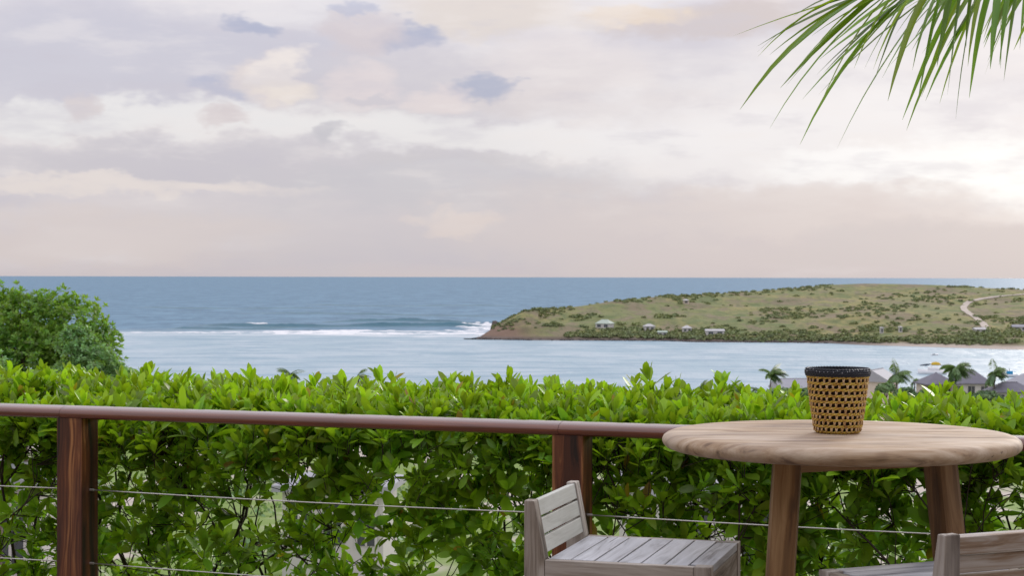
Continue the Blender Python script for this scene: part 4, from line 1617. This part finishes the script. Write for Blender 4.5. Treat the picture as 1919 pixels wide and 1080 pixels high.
s = Soup()
NSG = 48
hs = [0.002, .006, .03, .08, .13, BH]
for i, h in enumerate(hs):
    for j in range(NSG):
        a = 2 * math.pi * j / NSG
        r = brad(h) - .0045
        s.v.append((r * math.cos(a), r * math.sin(a), h))
for i in range(len(hs) - 1):
    for j in range(NSG):
        k = (j + 1) % NSG
        s.f.append((i * NSG + j, i * NSG + k, (i + 1) * NSG + k, (i + 1) * NSG + j))
s.f.append(tuple(range(NSG))[::-1])
s.build('lining', MT['basket_dark'], bask, True)
s = Soup()
rows, colsn = 9, 28
top_h = BH - .017
knot = [(1, 0, 0), (-1, 0, 0), (0, 1, 0), (0, -1, 0), (0, 0, 1), (0, 0, -1)]
kf = [(0, 2, 4), (2, 1, 4), (1, 3, 4), (3, 0, 4), (2, 0, 5), (1, 2, 5), (3, 1, 5), (0, 3, 5)]
bmk = bmesh.new()
bmesh.ops.create_icosphere(bmk, subdivisions=1, radius=1)
kv = [v_.co.copy() for v_ in bmk.verts]
kf = [tuple(v_.index for v_ in f_.verts) for f_ in bmk.faces]
bmk.free()


def bp(ci, h, out=0.0):
    a = 2 * math.pi * ci / colsn
    r = brad(h) + out
    return Vector((r * math.cos(a), r * math.sin(a), h))


def spl(h, k):
    return .004 + (top_h - .004) * (k + h) / rows


KN = Soup()
for i in range(rows + 1):
    # wavy bands of yellow cord; between them staggered upright stitches leave dark holes
    h = spl(0, i)
    for sub in (0, 1):
        ring = [bp(c_ + .5 * (i % 2), h + (.0016 if sub else -.0016) + .0011 * math.sin(c_ * 2 * math.pi + sub * 2), .0006 + .0014 * math.cos(c_ * math.pi * 2 + sub * 3)) for c_ in np.arange(0, colsn + .01, .25)]
        ring = [q + Vector((0, 0, random.gauss(0, .0004))) for q in ring]
        s.tube(ring, .0024, 5, False)
    if i == rows:
        break
    for c_ in range(colsn):
        ci = c_ + .5 * (i % 2) + random.gauss(0, .06)
        p = bp(ci, spl(.5, i), .0012 + random.gauss(0, .0005))
        nrm = Vector((p.x, p.y, 0)).normalized()
        tan = Vector((-nrm.y, nrm.x, 0))
        kr = random.uniform(.85, 1.2)
        for sg in (-1, 1):
            KN.add([p + tan * (q.x * .0020 * kr + sg * .0015 + q.z * sg * .0012) + nrm * (q.y * .0026) + Vector((0, 0, q.z * .0085)) for q in kv], kf)
KN.build('upright_stitches', MT['cord_tan'], bask, True)
s.build('woven_body', MT['cord'], bask, True)
for q in range(4):
    s = Soup()
    h = BH - .012 + .0055 * q
    rr = brad(BH) + (.0015, .003, .003, .0005)[q]
    for st in range(2):
        pts = []
        for j in range(181):
            a = 2 * math.pi * j / 180
            w = 30 * a + st * math.pi + q
            pts.append(((rr + .0019 * math.cos(w)) * math.cos(a), (rr + .0019 * math.cos(w)) * math.sin(a), h + .0019 * math.sin(w)))
        s.tube(pts, .0021, 5, False)
    s.build('rim_cord', MT['rim'], bask, True)
s = Soup()
for j in range(46):
    a = 2 * math.pi * (j + random.uniform(-.3, .3)) / 46
    h = BH + random.uniform(-.006, .005)
    rr = brad(BH) + .0062
    s.tube([(rr * math.cos(a), rr * math.sin(a), h), (rr * math.cos(a + .008), rr * math.sin(a + .008), h + .003)], .0007, 4)
s.build('rim_stitching', MT['speck'], bask)


# ------------------------------------------------------------------ bar stools
def stool(p, ang, label, backmat):
    """local +X is where the sitter looks, origin at the rear edge centre of the seat on the floor"""
    o = empty('bar_stool', p, ang)
    tag(o, label, 'bar stool', 'bar stools at the round table')
    SW, SD, SZ, BZ = .50, .478, .75, .909         # width, depth, seat height, top of the back
    hw_ = SW / 2
    st = .046                                     # timber thickness
    for sg in (-1, 1):
        # rear leg and back stile in one tapered piece (side profile extruded)
        y0, y1 = sg * hw_, sg * (hw_ - st)
        prof_ = [(0, 0), (.058, 0), (.058, SZ + .002), (.028, BZ), (0, BZ)]
        zc = BZ / 2
        s = Soup()
        n = len(prof_)
        vv_ = [(z - zc, y - (y0 + y1) / 2, -x) for y in (y0, y1) for (x, z) in prof_]
        ff = [tuple(range(n)), tuple(range(2 * n - 1, n - 1, -1))] + [(i, i + n, (i + 1) % n + n, (i + 1) % n) for i in range(n)]
        s.add(vv_, ff)
        me = pyd('rear_leg', s.v, s.f)
        bm_ = bmesh.new()
        bm_.from_mesh(me)
        bmesh.ops.recalc_face_normals(bm_, faces=bm_.faces)
        bm_.to_mesh(me)
        bm_.free()
        bevel_mesh(me, .0035)
        r_ = link('rear_leg', me, MT['grey_frame'], o)
        Mx = Matrix(((0, 0, -1, 0), (0, 1, 0, (y0 + y1) / 2), (1, 0, 0, zc), (0, 0, 0, 1)))
        r_.matrix_local = Mx
        # front leg
        board('front_leg', (SD + .036 - st / 2, sg * (hw_ - st / 2), 0), (SD + .036 - st / 2, sg * (hw_ - st / 2), SZ), st, st, MT['grey_frame'], o, up=(1, 0, 0), bevel=.003)
        # side rail under the slats and foot stretcher
        board('side_rail', (.0585, sg * (hw_ - .0145), SZ - .0375), (SD + .036 - st - .0005, sg * (hw_ - .0145), SZ - .0375), .027, .072, MT['grey_frame'], o, bevel=.003)
        board('stretcher', (.0585, sg * (hw_ - .022), .30), (SD + .036 - st, sg * (hw_ - .022), .30), .03, .05, MT['grey_frame'], o, bevel=.003)
    board('front_rail', (SD + .036 - .018, -hw_ + st + .0005, SZ - .061), (SD + .036 - .018, hw_ - st - .0005, SZ - .061), .03, .072, MT['grey_frame'], o, bevel=.003)
    board('footrest', (SD + .036 - .022, -hw_ + st, .25), (SD + .036 - .022, hw_ - st, .25), .04, .05, MT['grey_frame'], o, bevel=.003)
    # seat slats run across the seat
    nsl = 7
    x0, x1 = .060, SD + .036
    w = (x1 - x0) / nsl
    for i in range(nsl):
        xc = x0 + w * (i + .5)
        ins = .0285 if xc < SD + .036 - st - .02 else st + .0015
        board('seat_slat', (xc, -hw_ + ins, SZ - .012 + random.uniform(-.001, .001)), (xc, hw_ - ins, SZ - .012 + random.uniform(-.001, .001)), w - .0055, .022, MT['grey_slat'], o, bevel=.0022, wobble=.0004)
    # back: thick top rail and two lower slats, leaning with the stiles
    a0 = Vector((.058, 0, SZ + .002))
    a1 = Vector((.028, 0, BZ))
    ax = (a1 - a0).normalized()
    nrm = Vector((ax.z, 0, -ax.x))
    Lb = (a1 - a0).length
    hsl = (Lb - .008) / 3
    for i in range(3):
        cpt = a0 + ax * (.008 + hsl * (i + .5))
        t = .015 if i < 2 else .024
        c2 = cpt - nrm * (.003 + t / 2)
        board('back_slat', c2 + Vector((0, -hw_ + st + .0005, 0)), c2 + Vector((0, hw_ - st - .0005, 0)), t, hsl - .006, MT[backmat], o, up=ax, bevel=.0025)
    return o


# stool whose back stands at the left, looking to the right under the table
bn, bf = pos(1030, 530, .77 * F / 530), pos(1115, 485, .77 * F / 485)
ang1 = R(-16.5)
mid = (bn + bf) / 2
mid.z = 0
fx = Vector((math.cos(ang1), math.sin(ang1), 0))
stool(mid - fx * .072, ang1, 'grey weathered bar stool in side view by the right railing post', 'grey_back')
# stool in the foreground, back towards the camera
fl = pos(1545, 549, .77 * F / 549)
ang2 = R(115)
fx = Vector((math.cos(ang2), math.sin(ang2), 0))
wx_ = Vector((fx.y, -fx.x, 0))               # to the sitter's right, image right
cen = fl + wx_ * .25 - fx * .514 + Vector((-.012, 0, 0))
cen.z = 0
stool(cen, ang2, 'grey weathered bar stool with its slatted back to the viewer, bottom right corner', 'brown_back')

# ------------------------------------------------------------------ palm whose frond hangs into the picture
palm = empty('palm_tree', (4.15, 8.0, float(ground_h(4.15, 8.0))))
tag(palm, 'palm with long drooping green leaflets hanging in at the top right', 'palm tree')
pl = palm.location
crown_p = Vector((3.95, 7.6, 3.75))
s = Soup()
s.tube([Vector((0, 0, -.3)), Vector((.02, -.05, 1.2)), Vector((-.05, -.2, 2.8)), crown_p - pl], [.17, .14, .125, .12], 12)
for k in range(34):
    t = k / 34
    q = Vector((0, 0, 0)).lerp(crown_p - pl, t)
    s.tube([q + Vector((0, 0, -.012)), q + Vector((0, 0, .012))], .148 - .025 * t, 12)
s.build('trunk', MT['bark'], palm, True)


def leaflet_mesh(b, d, n, L, w, droop, seed, yg):
    """one long narrow leaflet, folded along its rib and bending under its weight"""
    rs_ = random.Random(seed)
    seg = 7
    q, dv = Vector(b), Vector(d).normalized()
    nv = Vector(n)
    v = []
    for i in range(seg + 1):
        t = i / seg
        sdv = dv.cross(nv)
        sdv = sdv.normalized() if sdv.length > 1e-4 else Vector((1, 0, 0))
        up_ = sdv.cross(dv).normalized()
        ww = w * (min(1, .35 + t * 3.0) * (1 - max(0, (t - .35) / .65) ** 1.7)) + .0004
        v += [q + sdv * ww + up_ * ww * .35, q.copy(), q - sdv * ww + up_ * ww * .35]
        dv = (dv + Vector((rs_.gauss(0, .015), rs_.gauss(0, .015), -droop / seg))).normalized()
        q = q + dv * (L / seg)
    f = []
    for i in range(seg):
        for j in (0, 1):
            f.append((i * 3 + j, i * 3 + j + 1, i * 3 + j + 4, i * 3 + j + 3))
    return npmesh('leaflet', np.array([tuple(p) for p in v]), np.array(f), {'young': np.full(len(v), yg), 'rnd': np.full(len(v), rs_.uniform(.05, .95))}, k=4)


def frond(path, cnt, Lm, parts, seed, tilt=0.0, tip_len=.55, start=.25):
    rs_ = random.Random(seed)
    P = [Vector(p) - pl for p in path]
    # resample (Catmull-Rom)
    R_ = []
    for i in range(len(P) - 1):
        a, b, c_, d_ = P[max(i - 1, 0)], P[i], P[i + 1], P[min(i + 2, len(P) - 1)]
        for k in range(8):
            t = k / 8
            R_.append(.5 * ((2 * b) + (c_ - a) * t + (2 * a - 5 * b + 4 * c_ - d_) * t * t + (3 * b - a - 3 * c_ + d_) * t ** 3))
    R_.append(P[-1])
    s = Soup()
    m_ = len(R_)
    s.tube(R_, [.016 * (1 - .82 * i / (m_ - 1)) for i in range(m_)], 7)
    fr = s.build('frond', MT['rachis'], palm, True)
    joined = []
    for i in range(cnt):
        t = start + (1 - start) * (i + .5) / cnt
        x = t * (m_ - 1)
        k = min(int(x), m_ - 2)
        b = R_[k].lerp(R_[k + 1], x - k)
        tg_ = (R_[k + 1] - R_[k]).normalized()
        side = tg_.cross(Vector((0, 0, 1))).normalized()
        upv = side.cross(tg_).normalized()
        for sg in (-1, 1):
            ln = Lm * (math.sin(math.pi * min(1, .10 + .70 * t)) ** .7) * rs_.uniform(.62, 1.14) * (.30 + .80 * min(1, t / .86) ** 1.5)
            fwd = .8 + .9 * max(0, t - .7) / .3
            d = tg_ * fwd + side * sg * rs_.uniform(.45, .75) + upv * rs_.uniform(-.15, .30) + Vector((0, 0, -.55 - 1.1 * max(0, 1 - t / .92) + rs_.gauss(0, .32)))
            yg = .8 if rs_.random() < .28 else rs_.uniform(.0, .3)
            me = leaflet_mesh(b, d, upv + side * sg * -.25 + Vector((rs_.gauss(0, .3), rs_.gauss(0, .3), 0)), ln, rs_.uniform(.008, .0150), rs_.uniform(.15, .85), seed * 1000 + i * 2 + (sg > 0), yg)
            if parts:
                link('leaflet', me, MT['palm'], fr)
            else:
                joined.append(me)
    if joined:
        vs_, fs_, ys_, rs2 = [], [], [], []
        off = 0
        for me in joined:
            n = len(me.vertices)
            a = np.empty(n * 3, np.float32)
            me.vertices.foreach_get('co', a)
            vs_.append(a.reshape(-1, 3))
            q = np.empty(len(me.loops), np.int32)
            me.loops.foreach_get('vertex_index', q)
            fs_.append(q.reshape(-1, 4) + off)
            off += n
            bpy.data.meshes.remove(me)
        vs_ = np.concatenate(vs_)
        lf = link('leaflets', npmesh('leaflets', vs_, np.concatenate(fs_), {'young': np.full(len(vs_), .1), 'rnd': np.full(len(vs_), .5)}, k=4), MT['palm'], fr)
        lf['kind'] = 'stuff'


MT['rachis'] = plain('palm_rachis', (0.17, 0.19, 0.05), .5, .15, 4)
d1 = 6.6
P1 = lambda px, y, d: tuple(pos(px, y - 517.5, d))
frond([tuple(crown_p), P1(2260, -290, 7.2), P1(2050, -140, 6.9), P1(1890, -72, 6.7), P1(1755, -46, 6.55), P1(1636, -26, 6.5)], 42, .76, True, 1)
frond([tuple(crown_p), P1(2300, -380, 7.6), P1(2080, -200, 7.4), P1(1900, -90, 7.3), P1(1740, -40, 7.2)], 15, .62, True, 2, start=.55)
for k, (a, up_) in enumerate(((R(20), .9), (R(-40), .6), (R(75), .8), (R(-95), .9), (R(-20), 1.4))):
    d_ = Vector((math.cos(a), math.sin(a), 0))
    frond([tuple(crown_p), tuple(crown_p + d_ * .6 + Vector((0, 0, up_ * .7))), tuple(crown_p + d_ * 1.4 + Vector((0, 0, up_))), tuple(crown_p + d_ * 2.1 + Vector((0, 0, up_ * .6)))], 34, .6, False, 10 + k)

sc.render.engine = 'CYCLES'
sc.cycles.max_bounces = 5
sc.cycles.diffuse_bounces = 3
sc.cycles.glossy_bounces = 2
sc.cycles.transparent_max_bounces = 8
